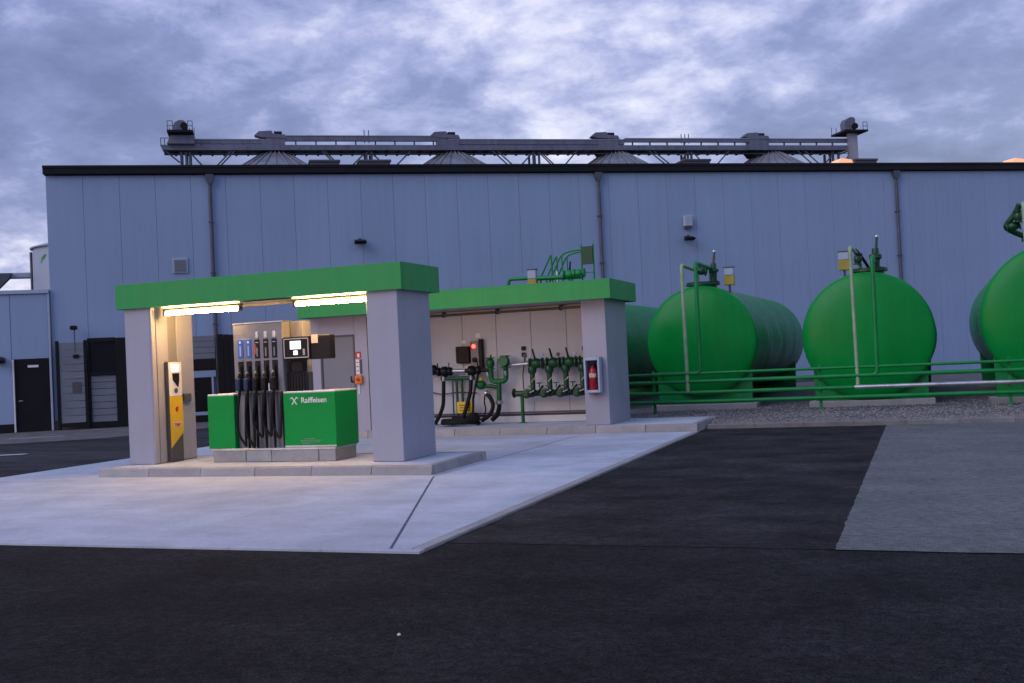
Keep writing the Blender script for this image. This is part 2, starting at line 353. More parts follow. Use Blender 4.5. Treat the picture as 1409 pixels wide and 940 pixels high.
for s in (5.41, 19.80, 32.66):
    m = MB(WF); m.tube([(s, -.09, 0.), (s, -.09, 8.45)], .062, 10); dp = m.build('downpipe', 'darkmetal', wh)
    MB(WF).prism([(s-.14, 8.70), (s+.14, 8.70), (s+.14, 8.55), (s+.06, 8.36), (s-.06, 8.36), (s-.14, 8.55)], 'y', -.20, -.02).build('hopper_head', 'darkmetal', dp)
    for z in (1.6, 3.4, 5.2, 7.0):
        MB(WF).box(s-.085, s+.085, -.165, -.005, z, z+.04).build('bracket', 'darkmetal', dp)
vt = MB(WF); vt.box(4.04, 4.56, -.05, -.004, 5.24, 5.78, .008); vt = vt.build('vent', 'panel_light', wh)
for i in range(8): MB(WF).prism([(-.075, 5.29+i*.055), (-.052, 5.33+i*.055), (-.051, 5.295+i*.055)], 'x', 4.10, 4.50).build('slat', 'gateboard', vt)
# lamps and boxes on the wall
def flood(s, z, label, w=.36):
    t = thing('wall_lamp', label, 'lamp', (s, -.15, z), frame=WF)
    MB(WF).box(s-.05, s+.05, -.16, -.002, z+.02, z+.12).build('bracket', 'dgrey', t)
    MB(WF).prism([(-.42, z-.02), (-.14, z+.07), (-.14, z-.10), (-.40, z-.07)], 'x', s-w/2, s+w/2).build('housing', 'black', t)
    MB(WF).box(s-w/2+.03, s+w/2-.03, -.38, -.17, z-.115, z-.088).build('lens', 'glassd', t)
flood(10.6, 6.22, 'small black floodlight on the warehouse wall above the pump canopy', .42)
flood(23.37, 6.10, 'black floodlight under the pale box on the warehouse wall')
flood(-1.60, 2.46, 'black lamp on the annex wall left of the dark door', .30)
t = thing('wall_box', 'pale square box on the warehouse wall above a floodlight', 'box', (23.39, -.1, 6.6), frame=WF)
MB(WF).box(23.22, 23.56, -.20, -.002, 6.56, 6.98, .02).build('case', 'panel_light', t); MB(WF).box(23.24, 23.54, -.16, -.02, 6.48, 6.556).build('base', 'dgrey', t)
t = thing('camera_pole', 'small black security camera on a thin pole above the slatted gate', 'camera', (.78, -.4, 2.9), frame=WF)
MB(WF).tube([(.78, -.30, 2.6), (.78, -.30, 3.42)], .022, 8).build('pole', 'darkmetal', t); MB(WF).box(.66, .88, -.48, -.20, 3.38, 3.52, .03).build('camera_body', 'black', t)
# roof hatches
for i, (s, w, lab) in enumerate(((9.62, 1.1, 'dark roof hatch on the warehouse roof just right of the leftmost silo cone'), (11.55, 1.2, 'dark roof hatch on the warehouse roof below the thin twin antennas'), (25.05, 1.15, 'dark roof hatch on the warehouse roof right of the third silo cone'), (32.95, 1.05, 'dark roof hatch on the warehouse roof at the right lift tower'))):
    t = thing('roof_hatch', lab, 'hatch', (s, 3, 8.72), 'dark hatches on the warehouse roof', frame=WF)
    MB(WF).box(s-w/2, s+w/2, 2.5, 3.7, 8.725, 9.62).build('upstand', 'darkmetal', t); MB(WF).box(s-w/2-.05, s+w/2+.05, 2.45, 3.75, 9.622, 9.72, .02).build('lid', 'dgrey', t)
for s, lab in ((32.04, 'glowing orange roof dome beside the right lift tower'), (40.8, 'glowing orange roof dome at the right end of the roof')):
    t = thing('roof_dome', lab, 'skylight', (s, 3, 8.72), 'lit domes on the warehouse roof', frame=WF)
    MB(WF).box(s-.34, s+.34, 2.6, 3.4, 8.725, 9.54).build('upstand', 'dgrey', t)
    MB(WF).prism([(s-.36, 9.545), (s+.36, 9.545), (s+.28, 9.70), (s-.20, 9.76), (s-.33, 9.66)], 'y', 2.6, 3.4).build('dome', 'skylamp', t)
# ---- annex on the left
an = thing('annex_building', 'low grey annex with a black door at the left end of the hall', 'building', (-4, 0, 0), frame=WF)
for i in range(9):
    a = -1.26-(i+1)*1.19; MB(WF).box(a+.006, a+1.184, -.10, .06, .28, 4.66, .01).build('wall_panel', 'panel', an)
MB(WF).box(-1.254, -.09, -.10, .06, 2.46, 4.66, .01).build('wall_panel', 'panel', an)
MB(WF).box(-.084, -.012, -.12, .06, .0, 4.66, .006).build('corner_trim', 'panel_light', an)
MB(WF).box(-12, -.02, .065, 9, 0, 4.5).build('core', 'dgrey', an)
MB(WF).box(-12, -1.27, -.13, .06, 0, .275).build('plinth', 'blackmetal', an)
MB(WF).box(-12, -.015, -.16, 9.0, 4.665, 4.80, .01).build('roof_edge', 'panel_light', an)
d = MB(WF).box(-1.20, -.13, -.03, .055, 0, 2.40).build('door', 'blackmetal', an)
MB(WF).box(-1.255, -1.205, -.115, .05, 0, 2.455).build('door_frame', 'white', d)
MB(WF).tube(fillet([(-1.08, -.03, 1.05), (-1.08, -.09, 1.05), (-.96, -.09, 1.05)], .02), .012, 8).build('handle', 'galv', d)
MB(WF).box(-.78, -.44, -.06, -.032, 2.17, 2.25).build('sign', 'white', d)
# ---- slatted gates and dark front
def boards(t, s0, s1, y, z0, z1, n, mat):
    h = (z1-z0)/n; b = MB(WF).box(s0, s1, y, y+.03, z0+.008, z0+h-.008, .004).build('board', mat, t)
    for i in range(1, n): inst(b, (0, 0, h*i))
t = thing('slatted_gate', 'narrow grey slatted gate leaf between two black posts beside the annex', 'gate', (.66, -.25, 0), frame=WF)
for a in (.16, 1.06): MB(WF).box(a, a+.10, -.34, -.24, 0, 3.02, .006).build('post', 'blackmetal', t)
boards(t, .27, 1.05, -.31, .22, 2.96, 11, 'gateboard')
MB(WF).box(.27, 1.05, -.33, -.25, .10, .20).build('bottom_rail', 'blackmetal', t)
MB(WF).box(.72, .90, -.35, -.312, 2.42, 2.54).build('lock_box', 'blackmetal', t); MB(WF).box(.66, .94, -.33, -.312, 1.26, 1.60).build('notice_plate', 'dgrey', t)
t = thing('black_framed_front', 'black framed window over grey boards left of the pump canopy', 'window', (1.8, -.2, 0), frame=WF)
MB(WF).box(1.17, 1.23, -.28, -.10, 0, 3.08).build('post', 'blackmetal', t); MB(WF).box(2.06, 2.52, -.28, -.10, 0, 3.06).build('post', 'blackmetal', t)
MB(WF).box(1.235, 2.055, -.28, -.10, 2.95, 3.08).build('top_rail', 'blackmetal', t); MB(WF).box(1.235, 2.055, -.28, -.10, 1.80, 1.90).build('middle_rail', 'blackmetal', t)
MB(WF).box(1.235, 2.055, -.20, -.15, 1.905, 2.945).build('pane', 'glassd', t); boards(t, 1.24, 2.05, -.22, .2, 1.79, 7, 'gateboard')
MB(WF).box(1.235, 2.055, -.26, -.10, 0.02, .19).build('bottom_rail', 'blackmetal', t)
t = thing('office_front', 'black glazed door and window band seen between pillar and pumps', 'door', (5.0, -.2, 0), frame=WF)
boards(t, 4.10, 5.36, -.16, 2.20, 3.02, 4, 'gateboard')
MB(WF).box(4.10, 5.36, -.16, -.08, 1.80, 2.19).build('window_band', 'glassd', t)
MB(WF).box(4.10, 5.36, -.18, -.08, 1.56, 1.79).build('lintel', 'panel', t)
MB(WF).box(4.10, 5.20, -.14, -.08, .36, 1.555).build('door_glass', 'glassd', t); MB(WF).box(5.205, 5.27, -.18, -.08, .36, 1.555).build('door_frame', 'panel_light', t)
MB(WF).box(4.10, 5.36, -.17, -.08, .24, .355).build('threshold', 'panel', t); MB(WF).box(4.10, 5.36, -.165, -.08, .0, .235).build('base', 'blackmetal', t)
t = thing('black_screen', 'tall black screen wall standing just left of the fuel dispenser', 'screen wall', (5.75, -.5, 0), frame=WF)
for i in range(3): MB(WF).box(5.46+i*.20, 5.655+i*.20, -.40, -.34, .05, 3.04-.015*i, .006).build('board', 'blackmetal', t)
MB(WF).box(5.50, 6.02, -.335, -.28, 0.0, 2.9).build('frame', 'blackmetal', t)
# ---- white round silo and conveyor on the far left
t = thing('feed_silo', 'pale round silo with green leaf emblem peeking out left of the hall', 'silo', (-1.75, 20, 0), frame=WF)
SCx, SCr, SCy = -1.72, 2.55, 20.0
m = MB(WF); m.lathe((SCx, SCy, 0), (0, 0, 1), [(0, SCr), (8.45, SCr)], 48); m.build('shell', 'panel_light', t)
m = MB(WF); m.lathe((SCx, SCy, 8.45), (0, 0, 1), [(0, SCr+.12), (.06, SCr+.14), (.42, 1.5), (.8, .25)], 48); m.build('roof', 'panel_light', t)
m = MB(WF); m.tube([(SCx-SCr*.97-.08, SCy-.62, 5), (SCx-SCr*.97-.08, SCy-.62, 8.3)], .07, 8); m.build('downpipe', 'darkmetal', t)
lf = MB(WF)
def on_silo(x, z):
    return (x, SCy-math.sqrt(max(0, SCr**2-(x-SCx)**2))-.012, z)
ptsL = [(x-.17, z-.32) for x, z in [(-3.46, 7.90), (-3.44, 8.08), (-3.38, 8.22), (-3.26, 8.34), (-3.12, 8.38), (-3.16, 8.26), (-3.25, 8.16), (-3.36, 8.06)]]
lf.poly([on_silo(*p) for p in ptsL]); lf.build('leaf_emblem', 'green', t)
t = thing('grain_conveyor', 'grey horizontal conveyor tube at the far left above the annex roof', 'conveyor', (-6.5, 20, 6), frame=WF)
MB(WF).box(-9.5, -4.35, 19.6, 20.1, 7.02, 7.30, .03).build('trough', 'panel_light', t)
MB(WF).prism([(-9.5, 6.2), (-6.1, 6.2), (-5.35, 6.95), (-5.2, 7.25), (-9.5, 7.28)], 'y', 19.2, 19.55).build('hopper', 'darkmetal', t)
MB(WF).cyl((-8, 19.5, 4.5), (-8, 19.5, 6.25), .15).build('leg', 'darkmetal', t)
MB(WF).cyl((-7, 19.5, 4.5), (-7, 19.5, 6.25), .15).build('leg', 'darkmetal', t)
# ================================================================== GRAIN SILOS + GALLERY
for i, (s, lab) in enumerate(((8.19, 'leftmost'), (18.68, 'second from the left'), (29.02, 'third from the left'), (39.6, 'rightmost'))):
    t = thing('grain_silo', 'ribbed steel silo cone above the warehouse roof, %s of four' % lab, 'silo', (s, 24.2, 0), 'steel silos behind the warehouse', frame=WF)
    m = MB(WF); m.lathe((s, 24.2, 0), (0, 0, 1), [(0, 4.6), (11.75, 4.6)], 48); m.build('shell', 'silo', t)
    m = MB(WF); m.lathe((s, 24.2, 11.75), (0, 0, 1), [(0, 4.72), (2.62, .55), (2.72, .55)], 48); rf = m.build('cone_roof', 'silo', t, smooth=False)
    for k in range(24):
        a = 2*math.pi*k/24
        MB(WF).tube([(s+4.7*math.cos(a), 24.2+4.7*math.sin(a), 11.79), (s+.6*math.cos(a), 24.2+.6*math.sin(a), 14.40)], .04, 5).build('rib', 'silo', rf)
    m = MB(WF); m.lathe((s, 24.2, 14.44), (0, 0, 1), [(-.1, .62), (.02, .62), (.1, .42)], 20); m.build('inlet_collar', 'darkmetal', t)
gal = thing('conveyor_gallery', 'long dark steel conveyor gallery running above the silos', 'conveyor', (24, 24, 9), frame=WF)
Y0, Y1 = 23.35, 24.75
lo_ = MB(WF).box(2.2, 45.0, Y0, Y1, 14.42, 14.58).build('walkway_deck', 'dgrey', gal)
MB(WF).box(2.0, 45.0, Y0-.06, Y0-.01, 14.34, 14.64).build('side_beam', 'gallery', gal)
MB(WF).box(2.0, 45.0, Y1+.01, Y1+.06, 14.34, 14.64).build('side_beam', 'gallery', gal)
for k in range(64): MB(WF).box(2.6+k*.67, 2.72+k*.67, Y0-.02, Y1, 14.27, 14.335).build('cross_bearer', 'blackmetal', gal)
for a, b, z0, z1 in ((2.45, 7.66, 14.72, 15.00), (7.70, 18.2, 14.90, 15.22), (18.24, 29.4, 14.70, 15.03), (29.44, 45.2, 14.87, 15.11)):
    tr = MB(WF).box(a, b, 23.40, 23.64, z0, z1-.06).build('trough', 'gallery', gal)
    MB(WF).box(a, b, 23.37, 23.68, z1-.055, z1, .01).build('trough_cover', 'silo', tr)
    k = a+.5
    while k < b:
        MB(WF).box(k, k+.08, 23.48, 23.56, 14.585, z0-.003).build('stand', 'darkmetal', tr); k += 1.15
for s0, w in ((7.08, 1.75), (17.25, 2.95), (27.3, 2.1), (37.46, 1.9)):
    dr = MB(WF).prism([(s0, 15.22), (s0+.25, 15.44), (s0+.95, 15.48), (s0+1.05, 15.30), (s0+1.7, 15.26), (s0+1.8, 15.04), (s0+.4, 15.10)], 'y', 23.36, 24.0).build('drive_unit', 'gallery', gal)
    MB(WF).cyl((s0+1.1, 23.7, 15.38), (s0+1.55, 23.7, 15.38), .13).build('motor', 'blackmetal', dr)
    MB(WF).box(s0+.4, s0+min(w, 1.7), 23.33, 24.0, 14.65, 14.95).build('outlet_box', 'gallery', dr)
    MB(WF).prism([(s0+.5, 14.3), (s0+1.9, 14.3), (s0+1.65, 14.0), (s0+.75, 14.0)], 'y', 23.5, 24.6).build('spout', 'blackmetal', dr)
for s in (2.95, 3.22, 3.42, 13.38, 13.68, 23.5, 23.86, 33.58, 33.82, 43.72, 44.12):
    MB(WF).box(s, s+.11, Y0+.1, Y0+.25, 8.8, 14.265).build('column', 'darkmetal', gal)
    MB(WF).box(s, s+.11, Y1-.25, Y1-.1, 8.8, 14.265).build('column', 'darkmetal', gal)
for a, za, b, zb in ((2.19, 14.3, 2.93, 13.65), (3.6, 14.1, 4.9, 12.6), (5.75, 14.3, 4.2, 12.7), (5.95, 14.3, 4.4, 12.7), (10.86, 14.3, 12.2, 12.9), (11.0, 14.3, 12.4, 12.9), (13.3, 14.15, 12.0, 12.9), (13.75, 14.15, 15.1, 12.9), (16.03, 14.3, 14.6, 12.9), (21.01, 14.3, 22.5, 12.9), (21.3, 14.3, 22.8, 12.9), (23.45, 14.15, 22.2, 12.9), (23.95, 14.15, 25.2, 12.9), (24.1, 14.15, 25.4, 12.9), (26.3, 14.3, 25.0, 12.9), (31.0, 14.3, 32.5, 13.1), (31.3, 14.3, 32.8, 13.1), (33.55, 14.15, 32.4, 12.9), (34.0, 14.15, 35.2, 12.9), (36.4, 14.3, 35.0, 12.9), (41.2, 14.3, 42.6, 13.1), (41.7, 14.3, 43.1, 13.1), (43.76, 14.1, 42.6, 13.0), (45.0, 14.2, 44.3, 13.3)):
    MB(WF).tube([(a, Y0+.05, za), (b, Y0+.05, zb)], .045, 6).build('brace', 'darkmetal', gal)
MB(WF).tube([(2.3, Y0, 14.12), (44.9, Y0, 14.12)], .018, 5).build('tie_cable', 'darkmetal', gal)
for s in (13.40, 13.66, 33.45, 33.7, 33.95):
    MB(WF).tube([(s, 24, 14.9), (s, 24, 15.66 if s < 20 else 15.5)], .03, 5).build('antenna', 'darkmetal', gal)
# small guard rail at the left nose
for x in (1.95, 2.15): MB(WF).tube([(x, Y0, 14.6), (x, Y0, 15.04)], .025, 5).build('rail_post', 'darkmetal', gal)
MB(WF).tube([(1.92, Y0, 15.03), (2.5, Y0, 15.03)], .022, 5).build('hand_rail', 'darkmetal', gal)
MB(WF).prism([(1.90, 14.66), (2.19, 14.60), (2.19, 14.34), (2.05, 14.36)], 'y', Y0, Y1).build('nose', 'darkmetal', gal)
def lift(name, label, s, ztop, zplat, w, tower):
    t = thing(name, label, 'elevator', (s, 24, 9), 'lift heads of the gallery', frame=WF)
    if tower: MB(WF).box(s-.32, s+.32, 23.1, 23.34, 8.8, zplat-.005).build('tower', 'silo', t)
    else: MB(WF).prism([(s-.75, 14.65), (s+.75, 14.65), (s+.70, 15.12), (s-.55, 15.12)], 'y', 23.0, 23.34).build('base_frame', 'gallery', t)
    MB(WF).box(s-w, s+w, 22.6, 24.4, zplat, zplat+.12).build('platform', 'blackmetal', t)
    m = MB(WF); m.prism([(s-.38, zplat+.13), (s+.28, zplat+.13), (s+.28, ztop-.12), (s+.18, ztop-.02), (s-.05, ztop), (s-.30, ztop-.12), (s-.42, ztop-.35)], 'y', 23.2, 23.9); m.build('head_housing', 'gallery', t)
    MB(WF).cyl((s+.20, 23.05, zplat+.45), (s+.20, 23.45, zplat+.45), .20, seg=12).build('motor', 'blackmetal', t)
    for x in (s-w+.03, s-w*.55, s+w*.6, s+w-.03):
        MB(WF).tube([(x, 22.65, zplat+.1), (x, 22.65, zplat+.62)], .022, 5).build('rail_post', 'darkmetal', t)
        MB(WF).tube([(x, 24.35, zplat+.1), (x, 24.35, zplat+.62)], .022, 5).build('rail_post', 'darkmetal', t)
    for z in (.35, .62):
        for x0, x1 in ((s-w+.03, s-w*.55), (s+w*.6, s+w-.03)):
            MB(WF).tube([(x0, 22.65, zplat+z), (x1, 22.65, zplat+z)], .02, 5).build('hand_rail', 'darkmetal', t)
    return t
lift('elevator_head', 'bucket lift head with railed platform at the left gallery end', 3.05, 16.02, 15.22, .70, False)
lift('elevator_head', 'taller bucket lift tower with railed platform at the right gallery end', 45.05, 16.48, 15.42, .82, True)
MB(WF)
# ================================================================== PUMP CANOPY
def canopy_fascia(t, x0, x1, y0, y1, zb, zt, mat):
    th = .06
    MB().box(x0, x1, y0, y0+th, zb, zt, .006).build('fascia', mat, t); MB().box(x0, x1, y1-th, y1, zb, zt, .006).build('fascia', mat, t)
    MB().box(x1-th+.002, x1+.002, y0+th, y1-th, zb+.001, zt-.001).build('fascia', mat, t); MB().box(x0-.002, x0+th-.002, y0+th, y1-th, zb+.001, zt-.001).build('fascia', mat, t)
    MB().box(x0+th+.002, x1-th-.002, y0+th+.002, y1-th-.002, zt-.10, zt-.03).build('roof_deck', 'dgrey', t)
    MB().box(x0+th+.003, x1-th-.003, y0+th+.003, y1-th-.003, zb+.035, zb+.07).build('ceiling', 'grey', t)
    MB().box(x0+th+.004, x1-th-.004, y1-th-.014, y1-th-.003, zb-.002, zb+.033).build('shade_strip', 'dgrey', t)  # added dark strip, stands in for shade over the lamp-lit rear fascia
ZB, ZT = 2.842, 3.272
c1 = thing('pump_canopy', 'green topped canopy on two grey pillars over the fuel dispenser', 'canopy', (-10.1, 15.6, IH))
canopy_fascia(c1, -12.85, -7.33, 14.905, 16.35, ZB, ZT, 'green')
MB().box(-8.00, -7.45, 14.98, 16.18, IH, ZB+.032, .008).build('pillar', 'grey', c1)
lp = MB().box(-12.735, -12.20, 14.98, 16.14, IH, ZB+.032, .008).build('pillar', 'grey', c1)
for a, b in ((14.985, 15.09), (15.11, 15.41), (15.66, 16.10)):
    MB().box(-12.199, -12.175, a, b, IH+.01, ZB+.03, .003).build('cover_plate', 'grey', lp)
MB().box(-12.1985, -12.190, 15.415, 15.655, IH+.01, ZB+.03).build('cable_duct', 'steelgrey', lp)
MB().box(-12.174, -12.11, 15.72, 15.93, 1.19, 1.33, .01).build('switch_box', 'dgrey', lp)
def tube_lamp(x0, x1, label):
    t = thing('tube_light', label, 'lamp', ((x0+x1)/2, 15.18, 2.87), 'lit tubes under the pump canopy')
    y = 15.16
    MB().box(x0-.02, x1+.02, y-.03, y+.04, 2.785, 2.812, .006).build('housing', 'dgrey', t)
    MB().prism([(y-.10, 2.872), (y+.05, 2.872), (y+.05, 2.815), (y-.02, 2.815)], 'x', x0-.02, x1+.02).build('reflector', 'white', t)
    for xm in (x0+.25, x1-.25): MB().box(xm-.02, xm+.02, y-.012, y+.012, 2.768, 2.784).build('clip', 'dgrey', t)
    for x in (x0-.015, x1-.035): MB().box(x, x+.05, y-.04, y+.034, 2.695, 2.784, .006).build('end_cap', 'dgrey', t)
    m = MB(); m.cyl((x0+.037, y-.002, 2.735), (x1-.037, y-.002, 2.735), .031, seg=14); m.build('tube', 'tube', t)
tube_lamp(-12.02, -10.46, 'lit fluorescent tube under the canopy beside the left pillar')
tube_lamp(-9.42, -8.03, 'lit fluorescent tube under the canopy beside the right pillar')
MB().box(-10.40, -9.48, 15.14, 15.18, 2.835, 2.872).build('cable_tray', 'dgrey', c1)
# ---- payment terminal on the pillar
t = thing('payment_terminal', 'slim white and yellow payment terminal on the left canopy pillar', 'terminal', (-12.1, 15.45, IH))
ty0, ty1, tx0, tx1 = 15.27, 15.625, -12.173, -12.085
MB().box(tx0, tx1, ty0, ty1, IH+.005, 1.905, .012).build('case', 'dgrey', t)
fw = MB().box(tx1+.001, tx1+.012, ty0+.006, ty1-.006, 1.30, 1.895, .003).build('front_panel', 'white', t)
MB().prism([(ty0+.006, .40), (ty1-.006, .66), (ty1-.006, 1.297), (ty0+.006, 1.297)], 'x', tx1+.001, tx1+.012).build('yellow_panel', 'yellow', t)
MB().box(tx1+.013, tx1+.020, ty0+.07, ty1-.10, 1.73, 1.85).build('display', 'lcd', fw)
MB().prism([(ty0+.09, 1.70), (ty1-.10, 1.70), (ty1-.10, 1.58), (ty1-.13, 1.46), (ty0+.17, 1.52), (ty0+.10, 1.58)], 'x', tx1+.013, tx1+.035).build('card_reader', 'black', fw)
m = MB(); m.lathe((tx1+.012, ty0+.18, 1.395), (1, 0, 0), [(0, .045), (.006, .045), (.006, .030), (.004, .030)], 16); m.build('contact_ring', 'dgrey', fw)
m = MB(); m.prism([(ty0+.16, 1.02), (ty0+.21, 1.04), (ty0+.22, 1.12), (ty0+.17, 1.11), (ty0+.14, 1.08)], 'x', tx1+.0125, tx1+.018); m.build('symbol', 'red', t)
MB().box(tx1+.0125, tx1+.016, ty0+.08, ty1-.07, .745, .845).build('name_plate', 'sticker', t)
text_mesh('lettering', 'TMP', .085, (tx1+.0165, ty0+.095, .765), (0, 1, 0), (0, 0, 1), 'red', t, bold=.002)
# ================================================================== FUEL DISPENSER
VF = 15.205
dp = thing('fuel_dispenser', 'green and grey fuel dispenser with five hanging hoses on the kerbed island', 'fuel dispenser', (-10, 15.6, IH))
pl = MB().box(-11.16, -8.81, VF+.03, 15.92, IH, .34).build('plinth', 'kerb', dp)
for a, b in ((-11.17, -10.52), (-10.505, -10.02), (-10.005, -9.12), (-9.105, -8.80)):
    MB().box(a, b, VF-.0, VF+.028, IH+.002, .338, .004).build('plinth_stone', 'kerb', pl)
MB().box(-11.20, -8.79, VF-.005, 15.93, .342, .378, .004).build('sill', 'galv', dp)
def cabinet(x0, x1, name):
    c = MB().box(x0, x1, VF, 15.95, .38, 1.275, .010, 2).build(name, 'disp', dp)
    MB().box(x0+.004, x1-.004, VF+.004, 15.946, 1.276, 1.305, .006).build('top_trim', 'white', c)
    return c
cl = cabinet(-11.245, -10.71, 'left_cabinet'); cr_ = cabinet(-9.745, -8.765, 'right_cabinet')
MB().box(-9.738, -8.772, VF-.004, VF-.001, .385, .412).build('kick_strip', 'galv', cr_)
# outline of the brand field, name, crossed emblem and small print
for a in ((-9.35, -8.80, 1.225, 1.229), (-9.35, -8.80, 1.075, 1.079)):
    MB().box(a[0], a[1], VF-.0025, VF-.0008, a[2], a[3]).build('field_line', 'pipe', cr_)
text_mesh('lettering', 'Raiffeisen', .128, (-9.405, VF-.002, 1.112), (1, 0, 0), (0, 0, 1), 'white', cr_, bold=.0015)
em = MB()
for sgn in (-1, 1):
    em.prism([(-9.53+sgn*.055, 1.085), (-9.53+sgn*.035, 1.085), (-9.53-sgn*.052, 1.205), (-9.53-sgn*.036, 1.212)], 'y', VF-.0030-sgn*.0003, VF-.001)
    em.prism([(-9.53-sgn*.036, 1.216), (-9.53-sgn*.050, 1.207), (-9.53-sgn*.078, 1.190), (-9.53-sgn*.070, 1.178), (-9.53-sgn*.046, 1.192)], 'y', VF-.0036-sgn*.0003, VF-.001)
em.build('crossed_emblem', 'white', cr_)
for k, (a, b) in enumerate(((-9.36, -9.16), (-9.43, -9.05), (-9.43, -9.07), (-9.40, -9.26))):
    x = a; z = .512-k*.026
    while x < b-.01:
        w = random.uniform(.018, .045); MB().box(x, min(b, x+w), VF-.002, VF-.0008, z, z+.010).build('print_line', 'steelgrey', cr_); x += w+.010
# hose bay and tall column
MB().box(-10.70, -9.755, VF+.10, 15.90, .38, 1.30).build('hose_bay', 'steelgrey', dp)
tall = MB().box(-10.685, -9.725, VF+.02, 15.72, 1.302, 2.470, .008).build('nozzle_column', 'steelgrey', dp)
MB().box(-10.69, -9.72, VF+.015, 15.725, 2.472, 2.49).build('cap', 'galv', tall)
MB().box(-9.905+.19, -9.47, 15.46, 15.72, 1.306, 2.48, .006).build('rear_column', 'steelgrey', dp)
NX = [-10.545, -10.385, -10.215, -10.045, -9.88]
for i, x in enumerate(NX):
    w = .052
    if i < 2:
        lb = MB().box(x-w, x+w, VF+.010, VF+.0195, 1.90, 2.215, .004).build('grade_label', 'blue', tall)
        MB().box(x-.013, x+.013, VF+.006, VF+.0095, 1.93, 2.10).build('label_text', 'panel_light', lb)
        m = MB(); m.lathe((x, VF+.0095, 2.16), (0, -1, 0), [(0, .020), (.003, .020)], 14); m.build('label_dot', 'white', lb)
    else:
        lb = MB().box(x-w+.002, x+w-.002, VF+.010, VF+.0195, 1.88, 2.20, .004).build('grade_label', 'black', tall)
        MB().box(x-.012, x+.012, VF+.006, VF+.0095, 1.91, 2.06).build('label_text', 'steelgrey', lb)
        if i == 2: MB().box(x-.045, x-.015, VF+.006, VF+.0095, 1.95, 2.12).build('label_band', 'red', lb)
        MB().box(x-.024, x+.024, VF+.008, VF+.0195, 2.225, 2.33, .012, 2).build('grade_disc', 'white', tall)
        MB().box(x-.03, x+.03, VF+.0065, VF+.0095, 2.14, 2.155).build('label_stripe', 'panel_light', lb)
    sl_ = MB().box(x-.050, x+.050, VF+.004, VF+.0195, 1.34, 1.845, .004).build('nozzle_slot', 'black', tall)
    # nozzle: spout up into the slot, grip and lever, hose from the lower end
    nz = MB(); nz.tube(smooth_path([(x+.005, VF-.01, 1.76), (x+.004, VF-.03, 1.66), (x, VF-.05, 1.57), (x-.004, VF-.055, 1.46), (x, VF-.05, 1.36)]), [.016]*8+[.026]*5+[.040]*6+[.036]*6, 10)
    nz = nz.build('nozzle', 'black', dp)
    MB().box(x-.048, x+.048, VF-.125, VF-.02, 1.35, 1.565, .03, 2).build('grip', 'blackmetal' if i > 1 else pmat('nozzle_cover_blue', (.008, .02, .06), .4), nz)
    MB().tube(fillet([(x-.03, VF-.06, 1.585), (x, VF-.10, 1.625), (x+.022, VF-.085, 1.665)], .02), .010, 6).build('lever', 'galv', nz)
    dx = (-.04, -.03, -.05, -.04, -.02)[i]
    endx = NX[i+1]-.08 if i < 4 else x+.105
    zb = (.52, .50, .64, .66, .62)[i]
    pts = [(x, VF-.05, 1.37), (x-.015, VF-.06, 1.22), (x-.045+dx*.5, VF-.055, .95), (x-.02+dx, VF-.045, zb+.12), (x+.045, VF-.04, zb-.06), ((x+endx)/2+.03, VF-.035, zb-.09 if i < 2 else zb-.04), (endx-.012, VF-.03, zb+.10), (endx, VF-.02, .95), (endx, VF+.005, 1.25), (endx, VF+.06, 1.31)]
    MB().tube(smooth_path(pts, 7), .0225, 8).build('hose', 'rubber', dp)
    MB().tube([(endx+.012, VF+.035, 1.29), (endx+.012, VF+.03, .38)], .022, 8).build('hose_guide', 'rubber', dp)
w_ = MB(); w_.box(NX[4]-.062, NX[4]-.030, VF-.12, VF-.05, 1.33, 1.46, .008); w_.build('white_tag', 'white', dp)
# pedestal, display and card reader
MB().box(-9.70, -9.30, 15.32, 15.455, 1.307, 1.62, .008).build('pedestal', 'dgrey', dp)
for k in range(7): MB().box(-9.69+k*.056, -9.655+k*.056, 15.30, 15.319, 1.31, 1.615).build('pedestal_rib', 'black', dp)
MB().box(-9.62, -9.40, 15.30, 15.45, 1.622, 1.84, .008).build('neck', 'black', dp)
sd = MB().box(-9.71, -9.20, VF+.0, 15.36, 1.825, 2.205, .02, 2).build('display_unit', 'black', dp)
for a in ((-9.68, -9.22, 2.165, 2.178), (-9.68, -9.22, 1.855, 1.868)): MB().box(a[0], a[1], VF-.008, VF-.001, a[2], a[3]).build('bezel', 'galv', sd)
for a in ((-9.685, -9.672), (-9.228, -9.215)): MB().box(a[0], a[1], VF-.0085, VF-.001, 1.87, 2.163).build('bezel', 'galv', sd)
MB().box(-9.565, -9.36, VF-.006, VF-.001, 2.00, 2.135, .002).build('screen', 'screen', sd)
MB().box(-9.505, -9.425, VF-.006, VF-.001, 1.905, 1.975, .002).build('small_screen', 'screen', sd)
for k in range(4): MB().box(-9.325, -9.285, VF-.006, VF-.001, 1.90+k*.026, 1.918+k*.026).build('button', 'galv', sd)
cb = MB().box(-9.195, -8.825, VF+.03, 15.40, 1.82, 2.215, .012).build('card_unit', 'dgrey', dp); cb.data.materials[0] = M['black']
MB().box(-9.175, -9.055, VF+.024, VF+.029, 2.085, 2.225).build('sticker', 'sticker', cb)
# ================================================================== LOADING BAY
ZB2, ZT2 = 2.868, 3.293
c2 = thing('loading_bay', 'green topped loading shelter with pipework bay and grey door room', 'shelter', (-9.7, 22.9, IH2))
canopy_fascia(c2, -13.49, -5.835, 21.80, 24.08, ZB2, ZT2, 'green')
MB().box(-6.615, -6.075, 22.19, 23.98, IH2, ZB2+.032, .008).build('pillar', 'grey', c2)
